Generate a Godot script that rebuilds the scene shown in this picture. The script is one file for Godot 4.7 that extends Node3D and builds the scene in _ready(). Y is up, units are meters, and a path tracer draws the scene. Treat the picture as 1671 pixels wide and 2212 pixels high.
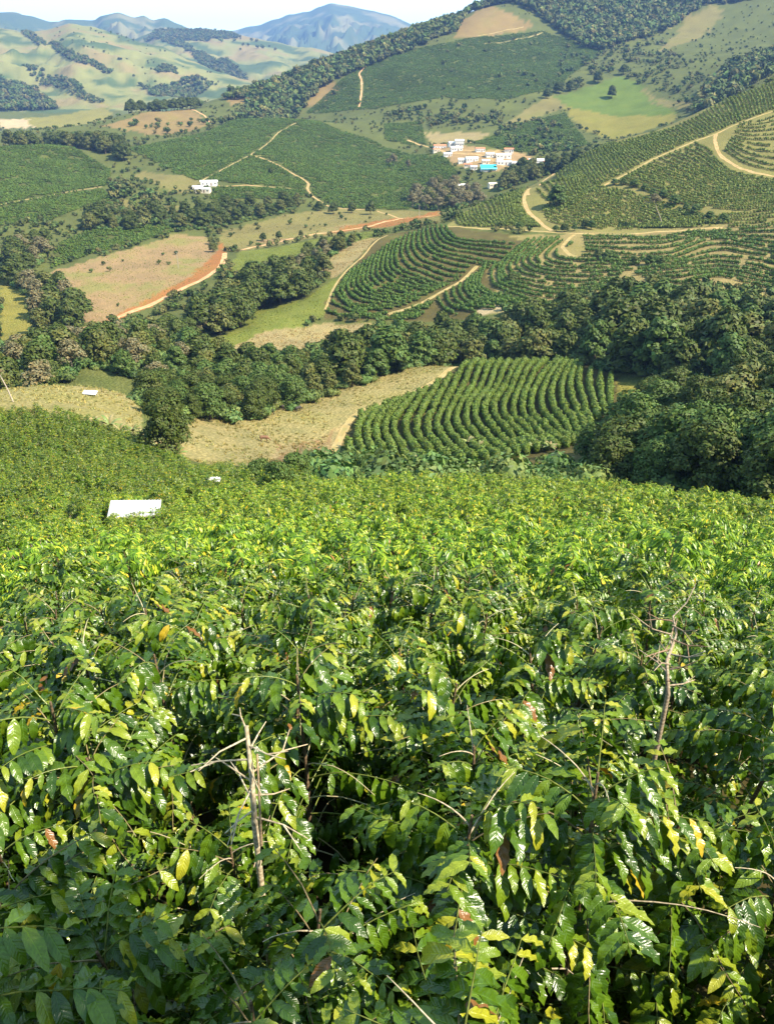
extends Node3D
# A hillside coffee farm: glossy coffee bushes in front, hedge rows, pastures and woods in the valley, hills and blue mountains behind.
# All positions are metres: x to the right, y up, z towards the viewer. The viewer stands at EYE_HEIGHT above the valley datum.

const EYE_HEIGHT := 118.0
const SUN_TRAVEL := Vector3(-0.62, -0.72, -0.3)

# ---------------------------------------------------------------- survey of the place (metres)
const GROUND_POINTS := [-0.75,114.51,-1.00,-1.09,114.22,-1.74,-1.91,113.34,-3.40,-3.40,111.85,-6.46,-5.37,109.93,-10.51,-8.92,106.55,-17.90,-0.38,114.19,-1.19,-0.54,113.94,-1.98,-0.92,113.01,-3.79,-1.62,111.40,-7.12,-2.55,109.32,-11.52,-4.21,105.66,-19.55,-0.00,114.08,-1.25,-0.00,113.86,-2.05,-0.00,112.91,-3.90,-0.00,111.28,-7.30,-0.00,109.15,-11.80,-0.01,105.41,-20.00,0.41,114.21,-1.18,0.58,113.95,-1.97,1.00,113.02,-3.77,1.75,111.42,-7.09,2.75,109.34,-11.47,4.56,105.70,-19.47,0.75,114.52,-1.00,1.10,114.23,-1.73,1.93,113.35,-3.39,3.43,111.86,-6.44,5.42,109.94,-10.48,9.00,106.57,-17.86,-13.86,101.60,-25.47,-11.58,98.30,-33.03,-6.87,96.31,-39.41,-0.01,94.37,-45.00,7.38,94.57,-44.39,12.37,95.25,-42.22,19.67,97.27,-37.11,-23.60,92.68,-44.08,-31.30,82.58,-73.62,-48.90,76.71,-96.30,-25.40,77.44,-84.25,-31.71,75.42,-92.73,-12.36,87.79,-58.71,-49.35,70.46,-125.66,-49.49,74.03,-111.51,-41.97,71.15,-118.80,-57.79,66.23,-149.20,-58.86,70.75,-127.03,-92.31,47.24,-232.33,-93.91,52.62,-198.95,-64.37,50.59,-205.14,-6.93,53.52,-149.84,6.68,50.78,-171.87,24.27,49.54,-190.46,40.13,47.57,-218.34,21.05,47.36,-218.99,55.89,48.93,-204.50,40.15,56.76,-144.53,20.72,60.24,-126.31,1.10,61.38,-122.00,-29.86,65.64,-116.23,-16.21,66.95,-110.82,-17.87,53.76,-159.00,-36.58,59.69,-145.47,-23.60,52.94,-166.33,-4.01,49.72,-189.96,-45.78,49.40,-184.40,-43.93,29.87,-327.06,-38.42,29.29,-368.00,-60.45,29.69,-314.24,-14.77,30.28,-299.64,-34.77,36.52,-252.62,9.04,40.64,-239.83,-22.62,27.21,-344.26,12.39,28.92,-337.77,-1.43,38.62,-480.00,44.35,38.23,-498.03,14.53,39.42,-409.74,3.10,35.84,-384.99,35.49,35.12,-388.38,-22.83,33.33,-351.26,-17.62,36.56,-424.63,51.40,36.48,-346.21,70.15,37.26,-342.90,38.49,35.11,-315.66,91.09,41.34,-399.75,64.10,42.01,-445.41,107.81,45.22,-426.59,47.54,40.15,-537.90,83.50,44.12,-492.98,99.91,52.05,-601.76,133.37,58.39,-543.89,163.46,71.35,-680.65,174.93,69.08,-573.93,208.20,81.16,-694.46,241.53,92.93,-715.32,308.39,114.70,-738.17,266.11,94.06,-625.77,225.06,66.83,-512.79,178.39,55.14,-467.09,185.44,52.32,-410.01,140.27,44.47,-459.05,155.75,46.38,-335.62,124.65,45.93,-337.73,94.71,42.46,-268.80,81.45,50.35,-209.74,60.31,51.24,-190.69,30.80,71.21,-95.14,41.28,75.32,-85.56,58.58,68.27,-127.16,69.66,43.17,-260.86,-151.56,36.38,-744.73,-60.99,26.18,-737.48,17.12,21.14,-719.80,-136.57,48.58,-889.58,-137.00,72.22,-1141.81,7.18,37.03,-949.97,58.31,41.45,-898.11,-266.65,53.32,-963.79,-205.99,58.97,-1039.79,-79.47,64.60,-1147.25,-19.38,52.86,-1059.82,-255.57,33.59,-651.68,-341.00,57.77,-897.40,-373.29,56.02,-862.70,-266.14,38.39,-838.79,-183.84,22.18,-528.96,-225.38,23.89,-490.72,-136.52,22.31,-460.18,-166.24,24.13,-363.82,-151.88,25.69,-315.33,-65.45,22.95,-656.75,-180.01,31.20,-697.13,-101.98,24.81,-692.53,-96.14,21.27,-490.67,-59.10,20.92,-587.03,46.93,19.77,-703.44,-113.94,21.23,-375.08,99.99,45.20,-854.17,136.45,44.31,-889.60,78.91,52.30,-926.65,134.97,40.28,-818.95,67.82,25.13,-777.05,171.27,47.04,-832.57,141.42,58.93,-1040.43,79.98,56.85,-1077.03,218.39,78.26,-1179.96,279.92,67.50,-1063.79,342.92,88.43,-1202.04,324.40,109.24,-1310.44,40.82,81.61,-1249.33,46.47,127.46,-1449.26,258.52,127.31,-1426.77,128.61,169.69,-1594.82,290.25,170.64,-1624.27,191.76,225.76,-1769.64,12.07,176.71,-1699.96,-142.66,121.31,-1543.42,-97.01,102.12,-1426.71,-241.55,92.49,-1429.74,-278.05,79.52,-1321.05,-347.87,73.70,-1231.82,-277.41,66.89,-1167.49,-405.91,60.93,-1075.98,-365.13,62.13,-1122.09,416.08,147.20,-1493.11,500.34,223.55,-1832.94,678.25,193.17,-1667.33,461.83,125.93,-1215.20,388.93,101.12,-1082.23,515.76,137.01,-1247.59,452.40,302.78,-2050.69,809.88,310.46,-2045.51,284.89,245.81,-1827.93,142.89,217.61,-1794.32,14.91,127.52,-2099.95,-174.87,65.06,-1891.94,-329.54,40.39,-1565.69,-407.66,36.08,-1443.54,174.65,173.75,-2193.06,354.19,207.90,-2272.56,560.12,268.78,-2538.95,1030.75,278.95,-2603.37,-476.50,34.80,-1263.11,-427.02,36.10,-1312.27,177.47,58.24,-738.99,268.73,73.30,-795.86,346.94,96.29,-830.44,108.10,36.74,-651.09,-150.10,52.72,-1251.03,-365.87,43.08,-962.83,-66.82,54.44,-172.51,30.43,37.38,-243.10,-0.02,88.11,-60.00,16.31,89.39,-55.66,-691.81,42.15,-1982.77,-764.98,39.48,-1793.69,-626.94,46.97,-2108.78,-494.93,57.67,-2246.12,-0.70,114.30,-0.98,-1.74,113.30,-2.44,-4.65,110.80,-6.51,-8.72,108.10,-12.21,-23.24,97.20,-32.56,-1.01,114.30,-0.65,-2.52,113.30,-1.62,-6.73,110.80,-4.32,-12.62,108.10,-8.10,-33.66,97.20,-21.61,0.70,114.30,-0.98,1.74,113.30,-2.44,4.65,110.80,-6.51,8.72,108.10,-12.21,23.24,97.20,-32.56,1.01,114.30,-0.65,2.52,113.30,-1.62,6.73,110.80,-4.32,12.62,108.10,-8.10,33.66,97.20,-21.61,-58.10,76.00,-81.39,-145.26,28.00,-203.47,-232.41,22.00,-325.55,-464.83,38.00,-651.10,-871.55,58.00,-1220.82,-1452.59,43.00,-2034.70,-84.15,76.00,-54.03,-210.37,28.00,-135.08,-336.59,22.00,-216.12,-673.18,38.00,-432.24,-1262.21,58.00,-810.45,-2103.68,43.00,-1350.76,58.10,76.00,-81.39,145.26,50.50,-203.47,232.41,54.00,-325.55,464.83,118.00,-651.10,871.55,208.00,-1220.82,1452.59,318.00,-2034.70,84.15,76.00,-54.03,210.37,50.50,-135.08,336.59,54.00,-216.12,673.18,118.00,-432.24,1262.21,208.00,-810.45,2103.68,318.00,-1350.76,-1.20,114.28,0.04,-4.00,114.20,0.12,-11.99,114.40,0.35,-49.98,113.00,1.46,-299.87,103.00,8.76,-1499.36,118.00,43.80,-3998.29,118.00,116.80,1.20,114.28,0.04,4.00,114.20,0.12,11.99,114.40,0.35,49.98,113.00,1.46,299.87,103.00,8.76,1499.36,118.00,43.80,3998.29,118.00,116.80,-0.81,114.64,0.88,-2.70,115.00,2.95,-8.11,117.40,8.85,-33.77,125.50,36.87,-202.64,178.00,221.22,-1013.19,343.00,1106.09,-2701.85,318.00,2949.57,0.81,114.64,0.88,2.70,115.00,2.95,8.11,117.40,8.85,33.77,125.50,36.87,202.64,178.00,221.22,1013.19,343.00,1106.09,2701.85,318.00,2949.57,0.05,114.64,1.20,0.17,115.00,4.00,0.50,117.40,11.99,2.08,125.50,49.96,12.47,178.00,299.74,62.37,343.00,1498.70,166.32,318.00,3996.54,-0.05,114.64,1.20,-0.17,115.00,4.00,-0.50,117.40,11.99,-2.08,125.50,49.96,-12.47,178.00,299.74,-62.37,343.00,1498.70,-166.32,318.00,3996.54,-1917.70,-62.00,-3510.33,-2397.13,-82.00,-4387.91,-989.62,-62.00,-3875.65,-1237.02,-82.00,-4844.56,0.00,-62.00,-4000.00,0.00,-82.00,-5000.00,989.62,-62.00,-3875.65,1237.02,-82.00,-4844.56,1917.70,-62.00,-3510.33,2397.13,-82.00,-4387.91]
const RIDGES := [
	["pale", 0.16, 0.25, [-2020,-3336,226,-1647,-3425,258,-1394,-3427,273,-1359,-3441,269,-1306,-3408,257,-1232,-3436,267,-1137,-3416,286,-1049,-3392,275,-934,-3321,247,-836,-3244,220,-766,-3210,208,-659,-3131,166,-547,-3051,131,-453,-2966,109,-340,-2880,83,-121,-2797,56,508,-2753,38,1592,-2303,51]],
	["pale2", 0.18, 0.25, [-2508,-4093,163,-1330,-4612,228,-1169,-4552,293,-1080,-4472,314,-882,-4413,313,-727,-4441,305,-660,-4350,283,-503,-4270,256,-422,-4279,238,-341,-4186,232,-157,-4197,191,342,-4186,145,2358,-3476,141]],
	["blue", 0.25, 0.25, [-3707,-5701,375,-2808,-6193,449,-2545,-6306,492,-2466,-6337,496,-2341,-6278,469,-2226,-6320,437,-2081,-6263,450,-1944,-6307,447,-1841,-6234,474,-1755,-6259,491,-1660,-6284,464,-1602,-6300,476,-1547,-6313,450,-1473,-6331,464,-1390,-6350,431,-1319,-6365,405,-1204,-6387,352,-749,-6457,272,3626,-5395,247]],
	["blue2", 0.22, 0.25, [-4954,-7514,265,-1796,-8819,404,-1581,-8860,473,-1436,-8783,496,-1210,-8716,529,-987,-8644,580,-881,-8655,616,-706,-8571,629,-601,-8579,669,-498,-8586,697,-374,-8592,680,-147,-8599,642,-2,-8600,613,270,-8596,524,690,-8572,432,4774,-7153,380]],
]
const LAND := [
	["olive", [-117,-607.8,-71.3,-680.3,-28.7,-711.4,47.2,-707.5,33.1,-537.1,-42.2,-574.4,-91.6,-530.2,-108.5,-542.6]],
	["green", [-91.6,-530.2,-41,-556.3,-1.6,-553.4,-9.5,-490.7,-34.7,-468.4,-54,-455.3,-81.4,-436.6,-91.2,-478.3]],
	["dirt", [-184.5,-459,-175.3,-501.9,-145,-586.6,-122.4,-584.4,-107.3,-536.1,-97.7,-457.5,-107.1,-420.1,-116.9,-386.1,-126.1,-350.4,-137.6,-360.7,-165.3,-425.7]],
	["earth", [-126.5,-351.8,-119.9,-397.2,-107.8,-434.5,-105.9,-485.3,-108.5,-542.6,-102.4,-534.9,-93.1,-479.9,-95.2,-444.8,-104.8,-415.4,-115.1,-383.3,-123.4,-348.2]],
	["earth", [-104.8,-510.5,-97.5,-507.7,-106,-552.2,-112.8,-569.5,-110,-544.6]],
	["earth", [-47.4,-602.4,-12,-626.3,43.7,-713.5,35.8,-572.5,-11.1,-578.1,-46,-583.4]],
	["dirt", [-86.7,-578.8,-44.8,-612.4,-12.3,-641.5,-43,-586,-80.9,-558.7]],
	["yellow", [-205.8,-443.4,-196.8,-445.3,-151.2,-348.6,-139.7,-312.6,-150.5,-312.1]],
	["coffee", [-378.4,-875,-387.8,-1021.1,-314.7,-899.9,-262.2,-840.1,-238.6,-746.5,-262.5,-671,-281.2,-629.6]],
	["coffee", [-279.2,-624.4,-236.9,-727.5,-206.4,-672.5,-227.1,-648.1,-234.5,-600,-260.7,-577.9]],
	["coffee", [-188.6,-470.4,-179.9,-516.3,-146.6,-593.7,-131,-612.6,-160.1,-610.8,-200.5,-582.9,-209.4,-536.5]],
	["coffee", [-273.2,-933.5,-208.6,-1054.5,-157.6,-1314,-77.7,-1120.6,-19.4,-1057.7,59,-910.4,67.6,-832.7,25.7,-746.5,17,-711.7,-36.2,-708.2,-61.1,-738.5,-167.5,-765.6,-229.8,-871.7]],
	["coffee", [-142.9,-739.3,-70.8,-761.8,-75.8,-728.2,-143.7,-700.2]],
	["olive", [-229.9,-835,-170,-778,-154.7,-740,-172.7,-714.5,-236.9,-811.7]],
	["olive", [-214.2,-688,-160.4,-673.5,-165.8,-649.7,-195.2,-644.2]],
	["brown", [-331.5,-1217.1,-284.6,-1319.8,-222.2,-1143.1,-221.2,-1092.1,-263.4,-1055.5,-350.2,-1110.5]],
	["earth2", [48.8,-999.1,77.1,-965.7,102,-917.7,132.1,-928.9,154.1,-884.5,145.6,-832.9,97.7,-829.7,66,-874.1]],
	["straw", [47.9,-1104.4,122.6,-1063.6,93,-976,47.7,-1031.7]],
	["coffee", [-3.2,-1150.6,44.1,-1159,44.5,-1019.5,-3,-1062.1]],
	["coffee", [93,-976,147.8,-1091.1,229.6,-1175.3,214.6,-956.7,193.3,-922,117,-923.4]],
	["olive", [145,-1113.9,195.1,-1226,230.3,-1271.4,241.3,-1207.6,213,-1183.3,154.5,-1099.1]],
	["bright", [230.3,-1271.4,271.7,-1306.1,339,-1346.5,353.7,-1297.5,334.3,-1053.7,312.7,-1088.3,235.4,-1208.8]],
	["yellow", [235.4,-1208.8,334.4,-1053.7,318.6,-999.9,241.3,-966.6,226.1,-1064.1]],
	["olive", [350,-1281.8,369.8,-1070.2,345,-1022.6,342.3,-1117.9]],
	["coffee", [-118.5,-1328.8,-41.7,-1515.7,11.2,-1571.8,112.5,-1586.8,272.1,-1667.1,314.4,-1625.6,357.6,-1563.2,240,-1312.3,160.3,-1246.1,74,-1279.6,-23.2,-1286.7]],
	["brown", [114.1,-1612.4,128,-1704.8,190.5,-1842.1,212.8,-1766.6,257.7,-1683.1,220.8,-1647.6,153.3,-1609.2]],
	["olive", [443.6,-1541,561.3,-1796.2,629.3,-1854.8,636.1,-1803.3,527.4,-1619]],
	["brown", [-100.2,-1482.8,-67.2,-1398.1,-119.7,-1344.9,-113.1,-1452.4]],
	["brown", [-255,-1422.5,-159.4,-1477.7,-168,-1418,-228.7,-1347.2]],
	["yellow", [-754.5,-1885,-651.2,-2153.7,-859.1,-2347.7,-675.3,-2198.6,-572.7,-1916.2,-544.7,-1715.6,-641.3,-1681.9]],
	["paleearth", [-768.4,-1801.6,-737.8,-1865.6,-692.3,-1766.1,-726.3,-1695.6]],
	["wood", [-1037.7,-2492.6,-942.9,-2423,-775.7,-2165.3,-771.3,-2060.4,-840.7,-1978.8]],
	["green", [-61.5,-342.5,-58.5,-376.9,-36,-364.7,-25.2,-393.1,-21.3,-380.9,-26.6,-345.5,-36.3,-324.3,-49.3,-312.2,-57.2,-277.9,-61.3,-226,-68.6,-293.4,-60.9,-316.7]],
	["straw", [-60.7,-264.6,-49.3,-312.2,-26,-336,-3,-334.3,-6.3,-309.8,-22.5,-287.4,-43,-268.1,-53,-235.9]],
	["straw", [-41.3,-426.4,-29,-459.4,-9.5,-490.7,-2.7,-479.1,-21.2,-401.3,-25.4,-396.2]],
	["coffeesoil", [-25.4,-341.5,-26.3,-351.1,-22,-394.8,-11,-442.2,-1.5,-498.7,27,-528.8,47.1,-498.5,66.4,-463,74.2,-432.5,46.8,-394.3,48.1,-350.3,63.4,-316.2,46.4,-336.5,31.8,-320.9,12.3,-335.4]],
	["rowsoil", [66.4,-463,92,-452.9,106.5,-463.3,152.7,-452.2,190.6,-423.1,144.8,-308.8,106.9,-340,92.9,-328.1,76.2,-335.2,63.4,-316.2,48.1,-350.3,46.8,-394.3,74.2,-432.5]],
	["paleearth", [32.2,-324.8,41.1,-339.9,49.5,-332,62,-317.8,48.2,-321.5]],
	["hillsoil", [35.2,-515.8,48.8,-553.4,118.1,-734.5,215,-913.3,237.2,-702,298.7,-714.4,372.1,-708.2,223.8,-390.4,190.6,-423.1,152.7,-452.2,90.7,-458.9]],
	["pasture", [-59.8,-113.2,-69.5,-132.9,-72.6,-148.2,-68.7,-160.9,-64.8,-167.9,-54,-155.9,-46.2,-144.8,-38,-118,-37.4,-114,-43.8,-113.9,-49,-110.2]],
	["pasture", [-31.1,-113.8,-25.9,-104.9,-11.8,-107.4,-9.1,-147,-4.2,-173.4,1.6,-185.7,13.7,-203.1,33.6,-256.6,18.9,-260.2,3.1,-212,-6.8,-204.9,-17.1,-197.3,-29.1,-175.6,-40.8,-163,-34.8,-130.4]],
	["straw", [-18.1,-105.4,-11.8,-107.4,-9.1,-147,-4.2,-173.4,1.6,-184.2,-5.8,-174.8,-13.4,-150.8,-20.5,-142.3]],
	["coffeesoil", [-9,-154.2,-7.2,-170.6,2.2,-186.4,14.9,-203,33.5,-255.6,49.3,-231.8,60.3,-207.6,53.6,-180.1,38.4,-135,30.5,-121.2,22.1,-115.9,12.8,-117.3,1.8,-120,-6.5,-121.8]],
	["paleearth", [14.3,-136.8,20.8,-137.7,23.5,-124.3,22.4,-119.9,15,-117,12.6,-119.3]],
	["paleearth", [1.8,-149.6,4.2,-152.6,6,-140.8,4.1,-121.9,2.5,-134.8]],
	["yellow", [58.9,-200,64.6,-193.9,61.9,-184.7,53.4,-179.4]],
	["paleearth", [-12.7,-21.6,-18,-31.2,-16,-32.3,-13.2,-30.2,-11.7,-23.2]],
]
const ROADS := [
	["dirt_road", "orange dirt road curving past the bare pink field", 4.2, "redroad", [-149.4,-309.6,-139.3,-311.3,-132.6,-327.7,-125.6,-349,-116.9,-386.1,-105.2,-417,-95.9,-448.4,-95.2,-485.5,-100.9,-526.4]],
	["dirt_road", "orange dirt road running along the near side of the olive strip", 4.6, "redroad", [-93,-538.8,-72.9,-569,-43.5,-593.1,-11.6,-604.1,23.1,-667.4,39,-583.9]],
	["dirt_track", "pale winding track up the middle coffee hill to its top", 3, "road", [39,-583.9,-5.8,-697.8,-39.9,-708,-56.6,-730,-69.3,-768.1,-71.6,-796.3,-84.3,-821.2,-110.9,-866,-136.8,-891]],
	["dirt_track", "narrow track down the left edge of the triangular coffee block", 2.2, "path", [-136.8,-891,-150.4,-832.1,-160.5,-760.7]],
	["dirt_track", "thin level track crossing the right face of the middle coffee hill", 2, "path", [-136.8,-891,-91.3,-896.8,-55.1,-914.3,-12.4,-934.4]],
	["dirt_track", "pale track from the farmstead to the bend", 2.6, "road", [-162.7,-741.4,-140.1,-746,-110.2,-757.1,-87,-763.2,-69.3,-768.1]],
	["dirt_track", "pale path along the ridge of the middle coffee hill", 2, "path", [-136.8,-891,-126.1,-1041.8,-110.4,-1104.4]],
	["dirt_track", "grassy track between the coffee blocks at the left", 2.5, "path", [-284.3,-637.3,-273.8,-663.4,-259.8,-694,-241.3,-742.3]],
	["dirt_track", "red track over the crest beside the brown field", 3.5, "redroad", [-285.9,-1319.6,-260.8,-1265.5,-243.3,-1222.4,-212.2,-1098.5]],
	["dirt_track", "red track climbing the far green hill", 3.6, "redroad", [-40.1,-1307.1,-38.1,-1360.5,-38.8,-1421.7,-43.5,-1467.9,-34.1,-1509.8]],
	["dirt_track", "upper track across the top of the far hill", 3.5, "path", [153.8,-1615.6,196.9,-1650.7,240.6,-1678.8]],
	["dirt_track", "pale track slanting over the far coffee slope", 3, "path", [157.8,-1570.2,207.9,-1603,271.2,-1660.4]],
	["dirt_track", "dim track on the far slope at the upper right", 3, "path", [462.1,-1674.5,499,-1737.8,522.4,-1746.1]],
	["farm_track", "pale track along the ridge edge of the right hill", 2.8, "road", [91.8,-559.3,94.7,-584.7,136.4,-752.8,170.5,-828.2,215,-913.3]],
	["farm_track", "curved pale track dropping down the nose of the right hill", 3, "road", [96.4,-589.2,87.8,-557.7,85,-529.1,86.5,-495.2,90.8,-466.6]],
	["farm_track", "pale track slanting up across the right hill", 2.4, "path", [133.4,-543.9,155.1,-564.3,181.9,-589,208,-607,223.3,-612.5,244.9,-627.1,270.4,-637.3]],
	["farm_track", "pale curved track at the right edge of the hill", 3, "road", [223.3,-612.5,216.7,-593.1,211.8,-565.9,213,-540.1,219.6,-520.1,229.1,-503.7]],
	["farm_track", "level brown track under the right hill", 3.2, "path", [36.1,-515.7,59.4,-489.2,90.1,-462.8,113.4,-450,138.5,-452.7,154.6,-443.5,169.8,-433.9]],
	["farm_track", "short pale hook shaped track below the level track", 2.6, "path", [99.1,-451.5,91.4,-434.6,87.6,-422.8,88.5,-408.8,90.7,-403.2]],
	["farm_track", "pale path slanting through the dark rows", 2.4, "path", [0.5,-345.2,10.8,-352,20.1,-360.1,31.7,-380.1,43.2,-402.7]],
	["footpath", "pale footpath along the left edge of the dark rows", 1.6, "path", [-26.4,-349.7,-25,-361.3,-22,-393.2,-13,-426.5,-5.2,-465.9,-0.1,-488.8]],
	["farm_track", "pale brown track along the left edge of the curved field", 2.2, "path", [-9.2,-109.6,-9.9,-142.2,-8.8,-159.3,-6.3,-173.4,1.6,-185.7,14.4,-204.7,33.1,-258.8]],
	["village_lane", "pale lane through the hamlet", 4, "road", [24.3,-1061.8,48.8,-999.1,60.2,-932.5,77.7,-909,99.2,-888.7,107,-856,119.4,-830.3,121.1,-816.6]],
	["village_lane", "short lane between the white roofs", 4, "road", [79,-927.4,96.7,-910.9,106.5,-906.1,114.7,-923.7]],
]
const HEDGES := [
	["curved field by the pale pasture, from the left", 0, [5, 6, 4, 4, 5, 3], [
		["guide", [1.6,-188.7,-3.7,-175.5,-6.8,-163.9,-7.7,-150,-5.7,-129.4]],
		["guide", [14.9,-203.8,7.8,-190,3.6,-175.5,1.4,-162.1,2.4,-147.8,4,-129]],
		["guide", [33.4,-254.5,21.3,-194.4,16.4,-176.2,14.9,-164,16.2,-151.2,17.1,-128.9]],
		["guide", [42.6,-248,30.4,-198,25.2,-181,24,-171.1,25.2,-156.2,25,-134.7]],
		["guide", [47.1,-220.9,38.9,-199.8,33.9,-182.6,32.2,-169,33.1,-155.4,32.9,-137.6]],
		["guide", [52.4,-214.2,48,-197,45.1,-179.4,43.1,-167.3,41.3,-154.7]],
		["guide", [58.1,-204.6,53,-185.9,49,-170]],
	]],
	["dark middle block, from its lower edge", 1, [4, 5, 6, 6, 4], [
		["guide", [-23.3,-359.9,-25.2,-349.8,-22.7,-345.8,-8.8,-340.9,12.4,-338.1]],
		["guide", [-17.4,-399.8,-19.6,-367.4,-15,-353.2,-5.1,-350.7,6.8,-349.3,17.6,-347.5]],
		["guide", [-7.1,-423.2,-9.1,-384.4,-4.8,-367.9,3,-363.6,15,-358.9,22.2,-361.4]],
		["guide", [7.5,-465.9,4.4,-413.2,8,-393.8,14.9,-385.8,26.2,-377.5,35.6,-389.1]],
		["guide", [24.2,-516.4,22.4,-443.5,27.1,-424.1,37.5,-414.9,54.5,-404.6]],
		["guide", [35,-511.7,35.7,-464.5,41.5,-449.3,53.9,-440.8,65.2,-435.7]],
	]],
	["small block under the slanting path, from the left", 1, [4, 4], [
		["guide", [21.9,-355.7,24.2,-344.3,28.2,-331.8]],
		["guide", [37.4,-385.8,34.8,-366.3,38,-347.2,47.9,-333.6,57.4,-322.6]],
		["guide", [46.1,-397.6,42.1,-379.1,43.2,-359.5,54.3,-339.5,66.6,-323.5]],
	]],
	["pale terraces on the round nose, from the top", 1, [3, 5, 3], [
		["guide", [93.3,-428.7,87.4,-417.6,87.7,-407.2,95.6,-400.3,107.1,-394]],
		["guide", [88.9,-442.4,75.2,-416.5,72.1,-403.5,78.4,-389.2,91.3,-379.9,106,-372.8]],
		["guide", [73.5,-443.4,59.7,-410.6,54.1,-391.7,57,-372.6,66.8,-357.4,80.5,-347.2,93.4,-345.4]],
		["guide", [54.5,-404.6,48.8,-392.4,48.8,-364.7,56.6,-341.9,67.5,-328.8,79.5,-333.1]],
	]],
	["wavy terraces at the right, from the top", 1, [4, 4, 4], [
		["guide", [101.8,-441.5,122.9,-439.8,147.7,-436,167.4,-426.9,188.6,-417.9]],
		["guide", [96.5,-410.4,111.8,-396.1,131.4,-390.1,152.6,-409.5,163.5,-403.4,176.1,-372]],
		["guide", [104.9,-368.4,117.7,-364.5,128.9,-362.3,144.3,-361.4,163.5,-341.3]],
		["guide", [109.3,-348.3,117.8,-333.3,135.3,-335.9,151.6,-313.1]],
	]],
	["striped block on the hill nose, from the left", 2, [8, 7, 7], [
		["guide", [43.6,-542.8,43.4,-521.4,44.9,-504.7]],
		["guide", [62.5,-572.5,61.3,-532.4,63.7,-492.6]],
		["guide", [99.9,-740.2,77,-534.7,79.6,-484.3]],
		["guide", [116,-737.9,86.1,-553.4,84,-514.3,85.3,-479.3]],
	]],
	["slanting strip along the right ridge, from the left", 2, [12, 16, 14, 18], [
		["guide", [97.1,-565.4,99.6,-535.4,105.4,-512.5]],
		["guide", [167.3,-811.8,128.9,-578.1,132.9,-544]],
		["guide", [170,-665.4,169.2,-621.6,168.6,-577.7]],
		["guide", [199.6,-660,198.3,-621.1,201.1,-603.9]],
		["guide", [262.3,-702.6,252.6,-659.6,245.7,-629.6]],
	]],
	["dotted wedge on the right ridge, from the left", 2, [15], [
		["guide", [262.3,-702.6,252.6,-659.6,245.7,-629.6]],
		["guide", [305.3,-715,290.8,-668.8,280.3,-636]],
	]],
	["broad face of the right hill, from the top", 2, [9, 11], [
		["guide", [205.9,-599.6,208.1,-577.7,206.3,-555.2,208.2,-529.6,225.1,-493.5]],
		["guide", [168.8,-572.7,181.8,-536.9,196.5,-498.6,216.5,-471.8]],
		["guide", [142.9,-548.5,158.3,-509.8,173.4,-474,203.1,-438.2]],
	]],
	["corner block above the curved track, from the top", 2, [10], [
		["guide", [244.1,-624.5,254.7,-620.2,276,-628.8]],
		["guide", [217.1,-574.3,218.5,-548,223.5,-530.8,233.1,-514.1]],
	]],
	["block below the leaning tree, from the top", 2, [7, 7, 4], [
		["guide", [130.3,-542.4,152.3,-507.2,166.8,-467.9,169.4,-446.2]],
		["guide", [106.4,-534.1,126.8,-512,145.9,-481.1,160.5,-447.4]],
		["guide", [93.2,-521.3,110.1,-494.6,126.5,-474.2,145,-458.7]],
		["guide", [91.8,-492.2,101.4,-476.2,107.2,-467]],
	]],
	["block at the track end, from the top", 2, [4], [
		["guide", [176.5,-453.7,188.7,-448.8,206,-445.5]],
		["guide", [156.4,-448.9,177.1,-428.9,196,-420.6]],
	]],
]
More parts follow.
